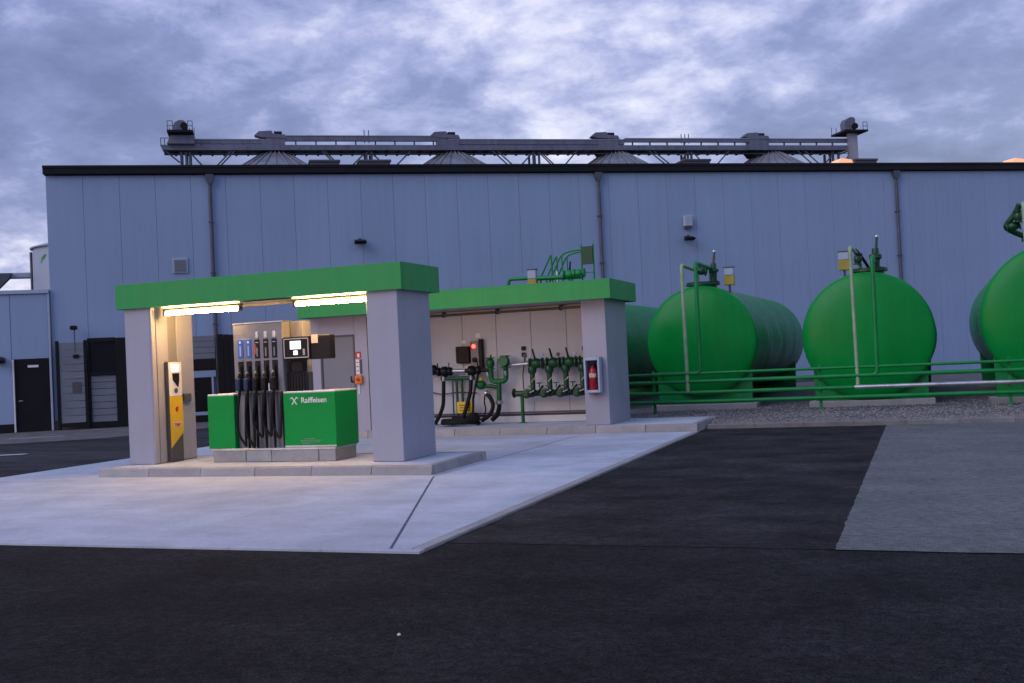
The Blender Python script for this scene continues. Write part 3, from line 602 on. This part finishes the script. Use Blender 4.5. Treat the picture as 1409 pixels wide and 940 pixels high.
# plant room on the left
RF = 22.30
MB().box(-13.44, -13.205, RF, RF+.08, IH2, ZB2+.03).build('room_wall', 'grey', c2)
MB().box(-12.255, -11.925, RF, RF+.08, IH2, ZB2+.03).build('room_wall', 'grey', c2)
MB().box(-13.20, -12.26, RF, RF+.08, 2.44, ZB2+.03).build('room_wall', 'grey', c2)
MB().box(-13.44, -13.36, RF+.085, 23.97, IH2, ZB2+.03).build('room_wall', 'grey', c2)
MB().box(-12.0, -11.93, RF+.085, 23.80, IH2, ZB2+.03).build('room_wall', 'grey', c2)
MB().box(-11.922, -11.885, RF-.004, RF+.05, IH2, ZB2+.03).build('corner_strip', 'blackmetal', c2)
dd = MB().box(-13.15, -12.31, RF+.02, RF+.06, IH2+.01, 2.40).build('door', 'door', c2)
for a in ((-13.198, -13.155, IH2, 2.437), (-12.305, -12.262, IH2, 2.437)): MB().box(a[0], a[1], RF-.006, RF+.07, a[2], a[3]).build('door_frame', 'dgrey', dd)
MB().box(-13.153, -12.307, RF-.006, RF+.07, 2.402, 2.437).build('door_frame', 'dgrey', dd)
MB().tube(fillet([(-12.36, RF+.02, 1.32), (-12.36, RF-.05, 1.32), (-12.36, RF-.05, 1.45)], .015), .018, 8).build('handle', 'black', dd)
# bay back wall panels
for i in range(6):
    a = -11.92+i*.886; MB().box(a+.005, a+.881, 23.86, 23.95, IH2+.20, ZB2+.03, .006).build('back_panel', 'cream', c2)
MB().box(-11.92, -6.62, 23.90, 24.0, IH2, ZB2+.02).build('back_core', 'dgrey', c2)
MB().box(-11.92, -6.62, 23.85, 23.895, IH2, IH2+.15).build('skirting', 'cream', c2)
MB().box(-11.92, -6.62, 23.70, 23.80, ZB2-.08, ZB2-.02).build('cable_tray', 'dgrey', c2)
for x in (-10.6, -9.2, -7.6): MB().box(x, x+.04, 23.70, 23.84, ZB2-.10, ZB2+.03).build('tray_bracket', 'dgrey', c2)
# signs on the room wall
def plate(name, x0, x1, y, z0, z1, mat, label, cat, extra=None, group=None):
    o = MB().box(x0, x1, y-.008, y-.001, z0, z1, .001).build(name, mat); props(o, label, cat, group)
    if extra: extra(o)
    return o
t = thing('fire_notice', 'red fire notice plate on the room wall right of the door', 'sign', (-12.17, RF, 1.86))
MB().box(-12.245, -12.10, RF-.008, RF-.001, 1.865, 2.02).build('plate', 'red', t); MB().box(-12.20, -12.14, RF-.011, RF-.0085, 1.89, 1.98).build('symbol', 'white', t)
t = thing('instruction_notice', 'tall white notice below the red plate beside the room door', 'sign', (-12.2, RF, 1.5))
MB().box(-12.25, -12.15, RF-.008, RF-.001, 1.49, 1.84).build('plate', 'white', t)
for z in (1.56, 1.66, 1.76): MB().box(-12.235, -12.165, RF-.010, RF-.0085, z, z+.02).build('print_line', 'red', t)
MB().box(-12.145, -12.09, RF-.02, RF-.001, 1.50, 1.84).build('key_box', 'dgrey', t)
t = thing('emergency_switch', 'orange emergency switch box beside the grey room door', 'switch', (-12.17, RF, 1.27))
MB().box(-12.255, -12.07, RF-.08, RF-.001, 1.265, 1.46, .01).build('box', 'orange', t)
m = MB(); m.lathe((-12.165, RF-.08, 1.365), (0, -1, 0), [(0, .03), (.02, .03), (.02, .045), (.04, .04)], 16); m.build('button', 'red', t)
MB().box(-12.20, -12.17, RF-.02, RF-.001, 1.02, 1.262).build('conduit', 'white', t)
# ---- fire extinguisher on the pillar
t = thing('extinguisher_cabinet', 'pale extinguisher cabinet on the front of the loading bay pillar', 'cabinet', (-6.36, 22.1, .87))
X0, X1, Z0, Z1, YF = -6.545, -6.195, .87, 1.635, 22.186
MB().box(X0, X1, YF-.025, YF, Z0, Z1).build('back', 'dgrey', t)
MB().box(X0, X0+.045, YF-.23, YF-.026, Z0, Z1, .008).build('side', 'panel_light', t); MB().box(X1-.045, X1, YF-.23, YF-.026, Z0, Z1, .008).build('side', 'panel_light', t)
MB().box(X0+.046, X1-.046, YF-.23, YF-.026, Z1-.07, Z1, .008).build('top', 'panel_light', t); MB().box(X0+.046, X1-.046, YF-.23, YF-.026, Z0, Z0+.06, .008).build('bottom', 'panel_light', t)
MB().box(X0+.047, X1-.047, YF-.222, YF-.218, Z0+.062, Z1-.072).build('window', 'glass', t)
t = thing('fire_extinguisher', 'red fire extinguisher inside the pale cabinet on the pillar', 'extinguisher', (-6.365, 22.09, .935))
cx, cy = -6.372, YF-.118+.0
m = MB(); m.lathe((cx, cy, .932), (0, 0, 1), [(0, .082), (.02, .090), (.40, .090), (.46, .062), (.50, .028), (.52, .028)], 20); m.build('cylinder', 'red', t)
m = MB(); m.tube(fillet([(cx, cy, 1.40), (cx, cy, 1.44), (cx+.092, cy-.03, 1.45), (cx+.098, cy-.03, 1.10)], .02), .012, 8); m.build('hose', 'rubber', t)
MB().box(cx-.03, cx+.05, cy-.015, cy+.015, 1.455, 1.485).build('lever', 'black', t)
m = MB(); m.tube([(cx, cy, 1.20), (cx, cy, 1.29)], .0915, 20); m.build('label_band', 'sticker', t)
o = MB().box(-6.40, -6.34, YF-.05, YF-.001, .80, .86, .004).build('cabinet_tag', 'orange'); props(o, 'small orange tag hanging under the extinguisher cabinet', 'tag')
# ================================================================== BAY PIPEWORK
VB = 23.55
def valve(parent, c, axis, r, mat='valve', lever=None, wheel=None):
    c = Vector(c); ax = Vector(axis).normalized()
    m = MB(); m.lathe(c-ax*r*1.9, ax, [(0, r*1.5), (r*.35, r*1.5), (r*.36, r*.8), (r*1.0, r*1.25), (r*1.9, r*1.45), (r*2.8, r*1.25), (r*3.44, r*.8), (r*3.45, r*1.5), (r*3.8, r*1.5)], 16)
    v = m.build('valve', mat, parent)
    if lever:
        lv = Vector(lever); m = MB(); m.tube([c, c+lv*.35, c+lv], [r*.42, r*.30, r*.22], 7); m.build('lever', 'black', v)
    if wheel:
        wv = Vector(wheel); m = MB(); m.cyl(c, c+wv, r*.25, seg=7); m.lathe(c+wv, wv, [(0, r*1.5), (.012, r*1.6), (.02, r*1.5)], 16); m.build('hand_wheel', mat, v)
    return v
# filling arm set on the left
fs = thing('hose_station', 'black hose couplings on a green stand at the left of the loading bay', 'hose station', (-10.2, VB, IH2))
m = MB(); m.tube([(-11.1, VB, 1.47), (-10.42, VB, 1.46)], .055, 12); m.build('coupling_pipe', 'black', fs)
m = MB(); m.tube([(-10.42, VB, 1.455), (-9.98, VB, 1.45)], .045, 12); m.build('steel_pipe', 'galv', fs)
m = MB(); m.tube([(-9.98, VB, 1.45), (-9.40, VB, 1.44)], .05, 12); m.build('coupling_pipe', 'black', fs)
for x, z in ((-10.80, 1.50), (-10.50, 1.45), (-9.80, 1.44)):
    m = MB(); m.lathe((x-.10, VB-.02, z), (1, 0, 0), [(0, .07), (.03, .12), (.08, .125), (.14, .125), (.18, .10), (.22, .06)], 16); m.build('coupling', 'black', fs)
for x in (-10.54, -9.82):
    m = MB(); m.tube([(x, VB-.05, 1.33), (x, VB-.05, 1.20)], .038, 10); m.build('swivel', 'galv', fs)
m = MB(); m.tube([(-10.62, VB, 1.28), (-9.75, VB, 1.27)], .048, 12); m.build('green_pipe', 'valve', fs)
for x in (-10.22, -10.08):
    m = MB(); m.tube([(x, VB, IH2), (x, VB, 1.27)], .032, 10); m.build('stand_post', 'valve', fs)
m = MB(); m.tube([(-10.32, VB-.03, IH2), (-10.31, VB-.03, 1.30)], .02, 8); m.build('blue_line', pmat('blue_hose', (.02, .06, .14), .4), fs)
h = [(-10.54, VB-.05, 1.22), (-10.54, VB-.08, .95), (-10.56, VB-.10, .65), (-10.66, VB-.10, .40), (-10.76, VB-.10, .24), (-10.78, VB-.10, .19)]
m = MB(); m.tube(smooth_path(h), .047, 10); m.build('delivery_hose', 'rubber', fs)
h = [(-9.82, VB-.05, 1.22), (-9.83, VB-.10, .95), (-9.89, VB-.20, .65), (-9.92, VB-.30, .45), (-10.0, VB-.42, .26), (-10.2, VB-.5, .22)]
m = MB(); m.tube(smooth_path(h), .047, 10); m.build('delivery_hose', 'rubber', fs)
# hose coil on the floor
t = thing('hose_coil', 'black hose coiled in a loop on the loading bay floor', 'hose', (-9.95, 23.1, IH2))
pts = []
for k in range(64):
    a = k/64*2*math.pi*2.4; r = .36+.03*math.sin(k*.4); pts.append((-9.95+1.25*r*math.cos(a), 23.02+.75*r*math.sin(a), IH2+.052+.045*k/24))
m = MB(); m.tube(pts, .048, 9); m.build('hose', 'rubber', t)
m = MB(); m.lathe((-9.62, 22.98, IH2+.20), (.8, -.6, 0), [(0, .06), (.02, .11), (.10, .12), (.16, .11), (.18, .06)], 16); m.build('end_coupling', 'black', t)
o = thing('warning_sign', 'yellow warning sign on the hose stand in the loading bay', 'sign', (-9.97, VB-.12, .42))
MB().box(-10.18, -9.78, VB-.14, VB-.125, .44, .715, .006).build('plate', 'yellow', o)
for z in (.50, .56, .62): MB().box(-10.12, -9.84, VB-.143, VB-.1405, z, z+.018).build('print_line', 'valve', o)
MB().box(-10.0, -9.96, VB-.124, VB-.04, .55, .60).build('clip', 'black', o)
# control boxes on the back wall
t = thing('control_unit', 'black control display on the bay wall beside the red lamp box', 'control box', (-10.1, 23.8, 1.63))
MB().box(-10.28, -9.93, 23.70, 23.855, 1.63, 2.04, .025, 2).build('case', 'black', t); MB().box(-10.23, -9.98, 23.694, 23.699, 1.78, 1.98).build('screen', 'glassd', t)
plate('small_notice', -10.17, -10.06, 23.858, 2.10, 2.19, 'notice', 'white notice tag just above the black control display', 'sign')
t = thing('signal_box', 'grey switch box with a glowing red lamp on the bay wall', 'switch box', (-9.78, 23.8, 1.52))
MB().box(-9.91, -9.69, 23.75, 23.855, 1.52, 2.15, .012).build('case', 'steelgrey', t); MB().box(-9.68, -9.59, 23.72, 23.855, 1.50, 2.20, .012).build('side_rail', 'black', t)
m = MB(); m.lathe((-9.815, 23.75, 2.03), (0, -1, 0), [(0, .05), (.02, .05), (.045, .03), (.05, .005)], 16); m.build('lamp', 'redlamp', t)
MB().box(-9.90, -9.86, 23.738, 23.749, 1.92, 2.14).build('red_band', 'red', t)
m = MB(); m.lathe((-9.80, 23.75, 1.70), (0, -1, 0), [(0, .06), (.04, .06), (.05, .04)], 16); m.build('knob', 'black', t)
plate('small_notice', -9.80, -9.67, 23.858, 2.23, 2.34, 'notice', 'white notice tag just above the red lamp box', 'sign')
# Y shaped valve set in the middle
ys = thing('valve_set', 'green forked valve set with hanging hose in the middle of the bay', 'valve', (-9.15, VB, IH2))
m = MB(); m.tube(fillet([(-9.32, VB, 1.52), (-9.32, VB, 1.16), (-8.94, VB, 1.16), (-8.94, VB, 1.52)], .12), .062, 12); m.build('fork', 'baypipe', ys)
m = MB(); m.tube([(-9.13, VB, 1.14), (-9.14, VB, .70)], .062, 12); m.build('drop_pipe', 'baypipe', ys)
m = MB(); m.lathe((-9.14, VB, .62), (0, 0, 1), [(0, .075), (.03, .10), (.06, .10), (.09, .075)], 16); m.build('coupling', 'galv', ys)
m = MB(); m.tube(smooth_path([(-9.14, VB, .66), (-9.15, VB-.02, .52), (-9.20, VB-.06, .36), (-9.32, VB-.10, .25)]), .055, 10); m.build('hose', 'rubber', ys)
valve(ys, (-9.32, VB-.02, 1.60), (0, 0, 1), .075, 'baypipe', lever=(.05, -.06, .2)); valve(ys, (-8.94, VB-.02, 1.62), (0, 0, 1), .08, 'baypipe', wheel=(0, -.14, .02))
for x in (-9.36, -8.90):
    m = MB(); m.tube([(x-.04, VB-.06, 1.40), (x-.02, VB-.06, 1.30)], .028, 8); m.build('clamp', 'galv', ys)
m = MB(); m.lathe((-9.58, VB-.02, 1.08), (0, 0, 1), [(-.09, .06), (-.06, .10), (0, .125), (.06, .12), (.10, .08), (.12, .05)], 16); m.build('filter_pot', 'baypipe', ys)
m = MB(); m.lathe((-9.58, VB-.02, 1.21), (0, 0, 1), [(0, .05), (.05, .055), (.06, .03)], 12); m.build('filter_cap', 'yellow', ys)
m = MB(); m.tube(fillet([(-9.50, VB, 1.06), (-9.30, VB, 1.06), (-9.20, VB, 1.02), (-9.13, VB, 1.0)], .05), .045, 10); m.build('link_pipe', 'valve', ys)
m = MB(); m.lathe((-9.46, VB-.10, .92), (.8, 0, -.5), [(0, .05), (.03, .065), (.12, .065), (.14, .05)], 14); m.build('dry_coupling', 'galv', ys)
m = MB(); m.tube(smooth_path([(-9.40, VB-.12, .88), (-9.30, VB-.16, .78), (-9.22, VB-.22, .60), (-9.28, VB-.30, .40), (-9.45, VB-.42, .26)]), .05, 10); m.build('hose', 'rubber', ys)
m = MB(); m.tube(smooth_path([(-9.44, VB-.12, .90), (-9.46, VB-.16, .70), (-9.42, VB-.2, .5), (-9.46, VB-.3, .3)]), .018, 8); m.build('cable', 'black', ys)
# manifold on the right
mf = thing('valve_manifold', 'dark green manifold of four lever valves beside the bay pillar', 'manifold', (-7.8, VB, IH2))
m = MB(); m.tube([(-8.84, VB, 1.535), (-8.35, VB, 1.555)], .042, 12); m.build('steel_pipe', 'galv', mf)
m = MB(); m.tube([(-8.35, VB, 1.555), (-6.62, VB, 1.575)], .040, 12); m.build('header_pipe', 'dgrey', mf)
XS = [-8.22, -7.80, -7.40, -7.00]
for i, x in enumerate(XS):
    valve(mf, (x+.06, VB-.02, 1.55), (1, 0, 0), .088, 'valve', lever=(-.07, -.04, .34))
    m = MB(); m.tube(fillet([(x-.04, VB-.03, 1.49), (x-.04, VB-.05, 1.30), (x-.04, VB-.05, .96)], .05), [.062]*8, 12); m.build('drop_pipe', 'valve', mf)
    m = MB(); m.lathe((x-.04, VB-.05, 1.36), (0, 0, 1), [(-.05, .07), (.0, .10), (.10, .10), (.14, .07)], 14); m.build('union', 'valve', mf)
    m = MB(); m.lathe((x-.04, VB-.05, .90), (0, 0, 1), [(0, .085), (.035, .085), (.036, .055), (.09, .055)], 14); m.build('flange', 'valve', mf)
    m = MB(); m.lathe((x-.14, VB-.16, .86), (0, -1, 0), [(-.12, .08), (0, .08), (.01, .115), (.07, .115), (.08, .08), (.14, .07)], 14); m.build('hose_coupling', 'valve', mf)
    m = MB(); m.tube(fillet([(x-.22, VB-.20, .93), (x-.10, VB-.26, .86), (x+.04, VB-.22, .92)], .06), .016, 7); m.build('cam_lever', 'galv', mf)
    MB().box(x-.13, x-.02, VB-.12, VB-.05, 1.0, 1.03).build('bracket', 'dgrey', mf)
m = MB(); m.tube([(-8.72, VB, .855), (-6.62, VB, .84)], .07, 12); m.build('lower_header', 'valve', mf)
m = MB(); m.lathe((-8.74, VB, .87), (-1, 0, 0), [(0, .11), (.03, .11), (.035, .07), (.06, .05)], 16); m.build('end_flange', 'black', mf)
m = MB(); m.tube([(-8.56, VB, IH2), (-8.56, VB, .80)], .045, 10); m.build('leg', 'baypipe', mf)
MB().box(-8.64, -8.48, VB-.08, VB+.08, IH2, IH2+.015).build('foot_plate', 'pipe', mf)
m = MB(); m.tube([(-6.9, VB, IH2), (-6.9, VB, .80)], .045, 10); m.build('leg', 'baypipe', mf)
m = MB(); m.tube([(-11.9, 23.80, .40), (-6.63, 23.80, .40)], .018, 7); o = m.build('conduit', 'dgrey', c2)
for i, x in enumerate(XS):
    m = MB(); m.cyl((x-.20, VB-.02, 1.56), (x-.20, VB-.06, 1.70), .012, seg=6); gs = m.build('gauge_stem', 'galv', mf)
    m = MB(); m.lathe((x-.20, VB-.05, 1.74), (0, -1, 0), [(0, .045), (.03, .045), (.032, .038)], 14); m.build('dial', 'panel_light' if i % 2 else 'dgrey', gs)
    m = MB(); m.tube(smooth_path([(x-.10, VB-.28, .86), (x-.02, VB-.30, .80), (x+.10, VB-.27, .83), (x+.20, VB-.22, .95), (x+.24, VB-.14, 1.02)]), .026, 8); m.build('jumper_hose', 'rubber', mf)
    m = MB(); m.lathe((x+.12, VB-.06, .98), (0, 0, 1), [(0, .012), (.10, .012), (.10, .07), (.118, .07)], 14); m.build('hand_wheel', 'black', mf)
    m = MB(); m.tube([(x-.05, VB-.12, 1.12), (x+.05, VB-.12, 1.22)], .011, 6); m.build('drain_lever', 'galv', mf)
m = MB(); m.tube(smooth_path([(-11.0, 23.78, .95), (-10.7, 23.78, .90), (-10.3, 23.80, .93), (-9.8, 23.80, .90)]), .014, 6); m.build('signal_cable', 'dgrey', fs)
for x in (-10.66, -10.36, -9.62):
    m = MB(); m.lathe((x-.05, VB-.02, 1.45), (1, 0, 0), [(0, .085), (.02, .105), (.07, .105), (.09, .085)], 14); m.build('collar', 'black', fs)
    m = MB(); m.tube([(x, VB-.10, 1.50), (x+.03, VB-.16, 1.66)], .014, 6); m.build('coupling_lever', 'black', fs)
m = MB(); m.tube(smooth_path([(-9.62, VB-.04, 1.42), (-9.66, VB-.12, 1.15), (-9.72, VB-.2, .8), (-9.70, VB-.34, .45), (-9.80, VB-.46, .26)]), .03, 8); m.build('return_hose', 'rubber', fs)
t = thing('grounding_clamp', 'small dark earthing clamp and cable on the bay wall above the manifold', 'clamp', (-8.55, 23.8, 1.2))
for z in (1.87, 1.72): MB().box(-8.62, -8.52, 23.80, 23.858, z, z+.10, .01).build('switch', 'black', t)
MB().tube(smooth_path([(-8.57, 23.83, 1.72), (-8.55, 23.80, 1.60), (-8.58, 23.74, 1.30), (-8.57, 23.72, .95)]), .014, 7).build('cable', 'black', t)
# ================================================================== TANKS
TROT = math.radians(-1.5)
def tank(name, label, cx, vf, zc, r, length, lv=1):
    t = thing(name, label, 'tank', (cx, vf+length/2, .12), 'green storage tanks in a row')
    ax = Vector((math.sin(-TROT), math.cos(TROT), 0)); base = Vector((cx, vf, zc))
    m = MB(); m.lathe(base+ax*.10, ax, [(0, r), (length-.1, r)], 64); sh = m.build('shell', 'tank', t)
    dome = []
    for k in range(13):
        a = math.pi/2*k/12; dome.append((-.24*math.cos(a)+.09, r*math.sin(a)*1.0))
    m = MB(); m.lathe(base, ax, [(d, max(.002, rr)) for d, rr in dome]+[(.098, r)], 64); m.build('front_head', 'tank', t)
    m = MB(); m.lathe(base+ax*(length+.001), ax, [(0, r)]+[(.34*math.sin(math.pi/2*k/8), max(.002, r*math.cos(math.pi/2*k/8))) for k in range(1, 9)], 48); m.build('rear_head', 'tank', t)
    for d in (.10, length*.25, length*.5, length*.75, length-.05):
        m = MB(); m.lathe(base+ax*d, ax, [(0, r+.001), (.004, r+.003), (.026, r+.003), (.03, r+.001)], 64); m.build('weld_seam', 'tank', sh)
    for d in (.30, length-.9):
        c = base+ax*d; w = r*.86; zb = zc-r
        m = MB(); n = 14; arc = [(-w+2*w*k/n, -math.sqrt(max(0, (r*1.002)**2-(-w+2*w*k/n)**2))) for k in range(n+1)]
        m.prism([(c.x+a, zc+b) for a, b in arc]+[(c.x+w*.98, .30), (c.x-w*.98, .30)], 'y', c.y-.09, c.y+.09); m.build('saddle', 'pipe', t)
        MB().box(c.x-w-.12, c.x+w+.12, c.y-.35, c.y+.35, 0, .298, .012).build('footing', 'kerb', t)
    return t, base, ax
tanks = {}
def mh_fittings(t, x, y, ztop, side):
    m = MB(); m.lathe((x, y, ztop-.12), (0, 0, 1), [(0, .36), (.14, .36), (.145, .44), (.20, .44), (.205, .40), (.23, .40)], 28); mh = m.build('manhole', 'valve', t)
    for k in range(12):
        a = 2*math.pi*k/12; m = MB(); m.cyl((x+.41*math.cos(a), y+.41*math.sin(a), ztop+.06), (x+.41*math.cos(a), y+.41*math.sin(a), ztop+.115), .018, seg=6); m.build('bolt', 'valve', mh)
    return mh
def gauge(t, x, y, z0, z1):
    m = MB(); m.cyl((x, y, z0-.40), (x, y, z0+.06), .03, seg=8); g = m.build('gauge_stem', 'dgrey', t)
    MB().box(x-.13, x+.13, y-.09, y+.09, z0+.05, z0+.05+(z1-z0)*.48, .012).build('gauge_base', 'gaugey', g)
    MB().box(x-.125, x+.125, y-.085, y+.085, z0+.052+(z1-z0)*.48, z1, .02).build('gauge_cover', 'panel_light', g)
    MB().box(x-.14, x+.14, y-.095, y+.095, z1+.001, z1+.02).build('gauge_lid', 'dgrey', g)
PV = 25.6
GRP = 'green storage tanks in a row'
# hidden-left tank, first, second and third
t0, b0, a0 = tank('storage_tank', 'green tank mostly hidden behind the loading bay pillar', -9.05, 27.5, 1.92, 1.42, 10)
t1, b1, a1 = tank('storage_tank', 'green tank just right of the loading bay, two risers down its front', -4.96, 27.2, 1.92, 1.415, 10)
t2, b2, a2 = tank('storage_tank', 'green tank standing free in the middle of the tank row', -.886, 26.8, 1.843, 1.525, 10)
t3, b3, a3 = tank('storage_tank', 'green tank cut off by the right edge, its left flank showing', 3.23, 26.25, 2.07, 1.65, 10)
# tank 1 fittings
mh_fittings(t1, -4.92, 27.75, 3.335, 1)
def riser(t, pts, r, mat='pipe', rad=.12): m = MB(); m.tube(fillet(pts, rad, 6), r, 12); return m.build('riser_pipe', mat, t)
riser(t1, [(-5.03, PV, .66), (-5.04, PV, 3.76), (-5.02, 27.6, 3.74), (-5.02, 27.6, 3.45)], .046, 'palepipe')
riser(t1, [(-5.9, PV, 1.125), (-4.71, PV, 1.125), (-4.70, PV, 3.80), (-4.70, 27.7, 3.80), (-4.70, 27.75, 3.45)], .050)
valve(t1, (-4.88, 27.35, 3.72), (1, 0, -.25), .075, 'valve', lever=(-.05, -.1, .16))
m = MB(); m.lathe((-4.62, 27.7, 3.42), (0, 0, 1), [(0, .12), (.04, .12), (.05, .075), (.26, .085), (.28, .13), (.34, .13), (.36, .08), (.50, .07)], 16); m.build('vent_valve', 'valve', t1)
m = MB(); m.tube([(-4.62, 27.7, 3.90), (-4.58, 27.7, 4.20)], [.035, .028], 8); m.build('vent_stem', 'dgrey', t1)
m = MB(); m.lathe((-4.58, 27.7, 4.19), (0, 0, 1), [(0, .03), (.02, .05), (.06, .045), (.08, .01)], 10); m.build('vent_cap', 'galv', t1)
gauge(t1, -4.23, 27.75, 3.28, 3.78)
# tank 2 fittings
mh_fittings(t2, -.80, 27.4, 3.37, 1)
riser(t2, [(-1.11, PV, .66), (-1.13, PV, 3.88), (-1.05, 27.0, 3.86), (-.98, 27.3, 3.50)], .042, 'palepipe', .10)
riser(t2, [(-2.0, PV, .93), (-.68, PV, .93), (-.66, PV, 3.62), (-.66, 27.2, 3.62), (-.66, 27.3, 3.45)], .050)
m = MB(); m.lathe((-.62, 27.25, 3.45), (0, 0, 1), [(0, .13), (.05, .13), (.06, .085), (.22, .10), (.26, .15), (.34, .15), (.38, .09), (.50, .08)], 16); m.build('vent_valve', 'valve', t2)
m = MB(); m.tube([(-.60, 27.25, 3.93), (-.57, 27.25, 4.22)], [.035, .03], 8); m.build('vent_stem', 'valve', t2)
m = MB(); m.lathe((-.57, 27.25, 4.20), (0, 0, 1), [(0, .03), (.02, .055), (.06, .05), (.08, .01)], 10); m.build('vent_cap', 'galv', t2)
m = MB(); m.tube(smooth_path([(-1.06, 26.9, 3.92), (-.98, 27.1, 3.82), (-.86, 27.2, 3.62), (-.78, 27.25, 3.46)]), .035, 8); m.build('flex_hose', 'rubber', t2)
valve(t2, (-1.02, 27.0, 3.70), (.1, 0, 1), .07, 'valve')
gauge(t2, -1.37, 27.5, 3.44, 3.94)
# tank 3 fittings
mh_fittings(t3, 3.0, 26.9, 3.80, 1)
riser(t3, [(2.55, PV, .66), (2.52, PV, 4.55), (2.62, 26.6, 4.55), (2.75, 26.9, 3.9)], .046, 'palepipe')
riser(t3, [(2.95, PV, 1.125), (2.95, PV, 4.3), (2.95, 26.9, 4.3), (2.95, 26.9, 3.9)], .05)
m = MB(); m.tube(smooth_path([(2.50, 26.2, 4.60), (2.40, 26.3, 4.40), (2.26, 26.4, 4.22), (2.24, 26.5, 4.12), (2.45, 26.7, 4.0), (2.7, 26.9, 3.9)]), .065, 8); m.build('valve_arm', 'valve', t3)
valve(t3, (2.36, 26.4, 4.14), (1, 0, .2), .075, 'valve'); valve(t3, (2.46, 26.3, 4.34), (0, 0, 1), .07, 'valve')
# tank 0 fittings seen over the shelter roof
mh_fittings(t0, -9.0, 28.2, 3.32, 1)
V0 = 28.0
riser(t0, [(-10.45, V0, 3.2), (-10.42, V0, 3.93), (-8.6, V0, 3.88), (-8.5, V0, 3.5)], .05)
m = MB(); m.tube([(-9.7, V0, 3.90), (-8.25, V0, 3.86)], .065, 10); m.build('header_pipe', 'pipe', t0)
gauge(t0, -9.70, 28.0, 3.55, 4.14)
m = MB(); m.tube([(-8.98, V0, 3.4), (-8.98, V0, 4.05)], .022, 8); m.build('white_marker', 'white', t0)
valve(t0, (-8.62, V0, 3.93), (1, 0, 0), .09, 'pipe', lever=(.05, -.04, .36)); valve(t0, (-8.35, V0, 3.95), (1, 0, 0), .085, 'pipe')
# ladder with hoop rails and small platform behind the shelter
ld = thing('access_ladder', 'green ladder with curved handrails and hatch plate above the shelter roof', 'ladder', (-8.9, 28.6, 0))
for dv in (0, .5):
    y = 28.3+dv
    MB().tube(fillet([(-9.62, y, 3.3), (-9.55, y, 3.95), (-9.23, y, 4.56), (-9.20, y, 3.3)], .06), .024, 8).build('hoop', 'pipe', ld)
    MB().tube(fillet([(-9.40, y, 3.6), (-9.10, y, 4.20), (-8.92, y, 4.56), (-8.55, y, 4.62), (-8.30, y, 4.62)], .22), .024, 8).build('handrail', 'pipe', ld)
    MB().tube([(-8.92, y, 4.5), (-8.90, y, 3.6)], .02, 8).build('baluster', 'pipe', ld)
for x in (-8.34, -8.00):
    MB().tube([(x, 28.3, .15), (x, 28.3, 4.76)], .024, 8).build('stile', 'pipe', ld)
for k in range(14): MB().tube([(-8.34, 28.3, .5+k*.29), (-8.00, 28.3, .5+k*.29)], .015, 7).build('rung', 'pipe', ld)
MB().box(-8.33, -8.01, 28.255, 28.275, 4.20, 4.70, .004).build('hatch_plate', 'valve', ld)
# ================================================================== PIPE RUNS
posts_u = (-5.88, -1.95, 2.06, 6.0)
for u, lab in zip(posts_u[:3], ('nearest the loading bay pillar', 'before the middle tank', 'before the rightmost tank')):
    t = thing('pipe_post', 'green post carrying the pipe runs, the one %s' % lab, 'post', (u, PV+.07, .15), 'posts of the pipe runs')
    MB().box(u-.035, u+.035, PV+.052, PV+.11, .165, 1.22, .006).build('upright', 'pipe', t)
    MB().box(u-.12, u+.12, PV-.04, PV+.20, .03, .164, .01).build('foot_block', 'pipe', t)
    for z in (1.125, .93, .665, .445): MB().box(u-.02, u+.02, PV-.055, PV+.051, z-.062, z-.050).build('pipe_clip', 'dgrey', t)
for z, r, lab in ((1.125, .034, 'topmost'), (.93, .046, 'second from the top'), (.445, .046, 'lowest')):
    m = MB(); m.tube([(-6.9 if z != 1.125 else -6.9, PV, z), (9, PV, z)], r, 12); o = m.build('pipe_run', 'pipe'); props(o, 'long horizontal green pipe running before the tanks, %s of the four' % lab, 'pipe', 'pipe runs before the tanks')
m = MB(); m.tube([(-6.9, PV, .665), (-1.19, PV, .665)], .046, 12); props(m.build('pipe_run', 'pipe'), 'green pipe, third from the top, ending at the middle tank riser', 'pipe', 'pipe runs before the tanks')
m = MB(); m.tube([(-1.185, PV, .668), (9, PV, .668)], .050, 12); props(m.build('pipe_run', 'galv'), 'pale galvanised pipe running right from the middle tank riser', 'pipe', 'pipe runs before the tanks')
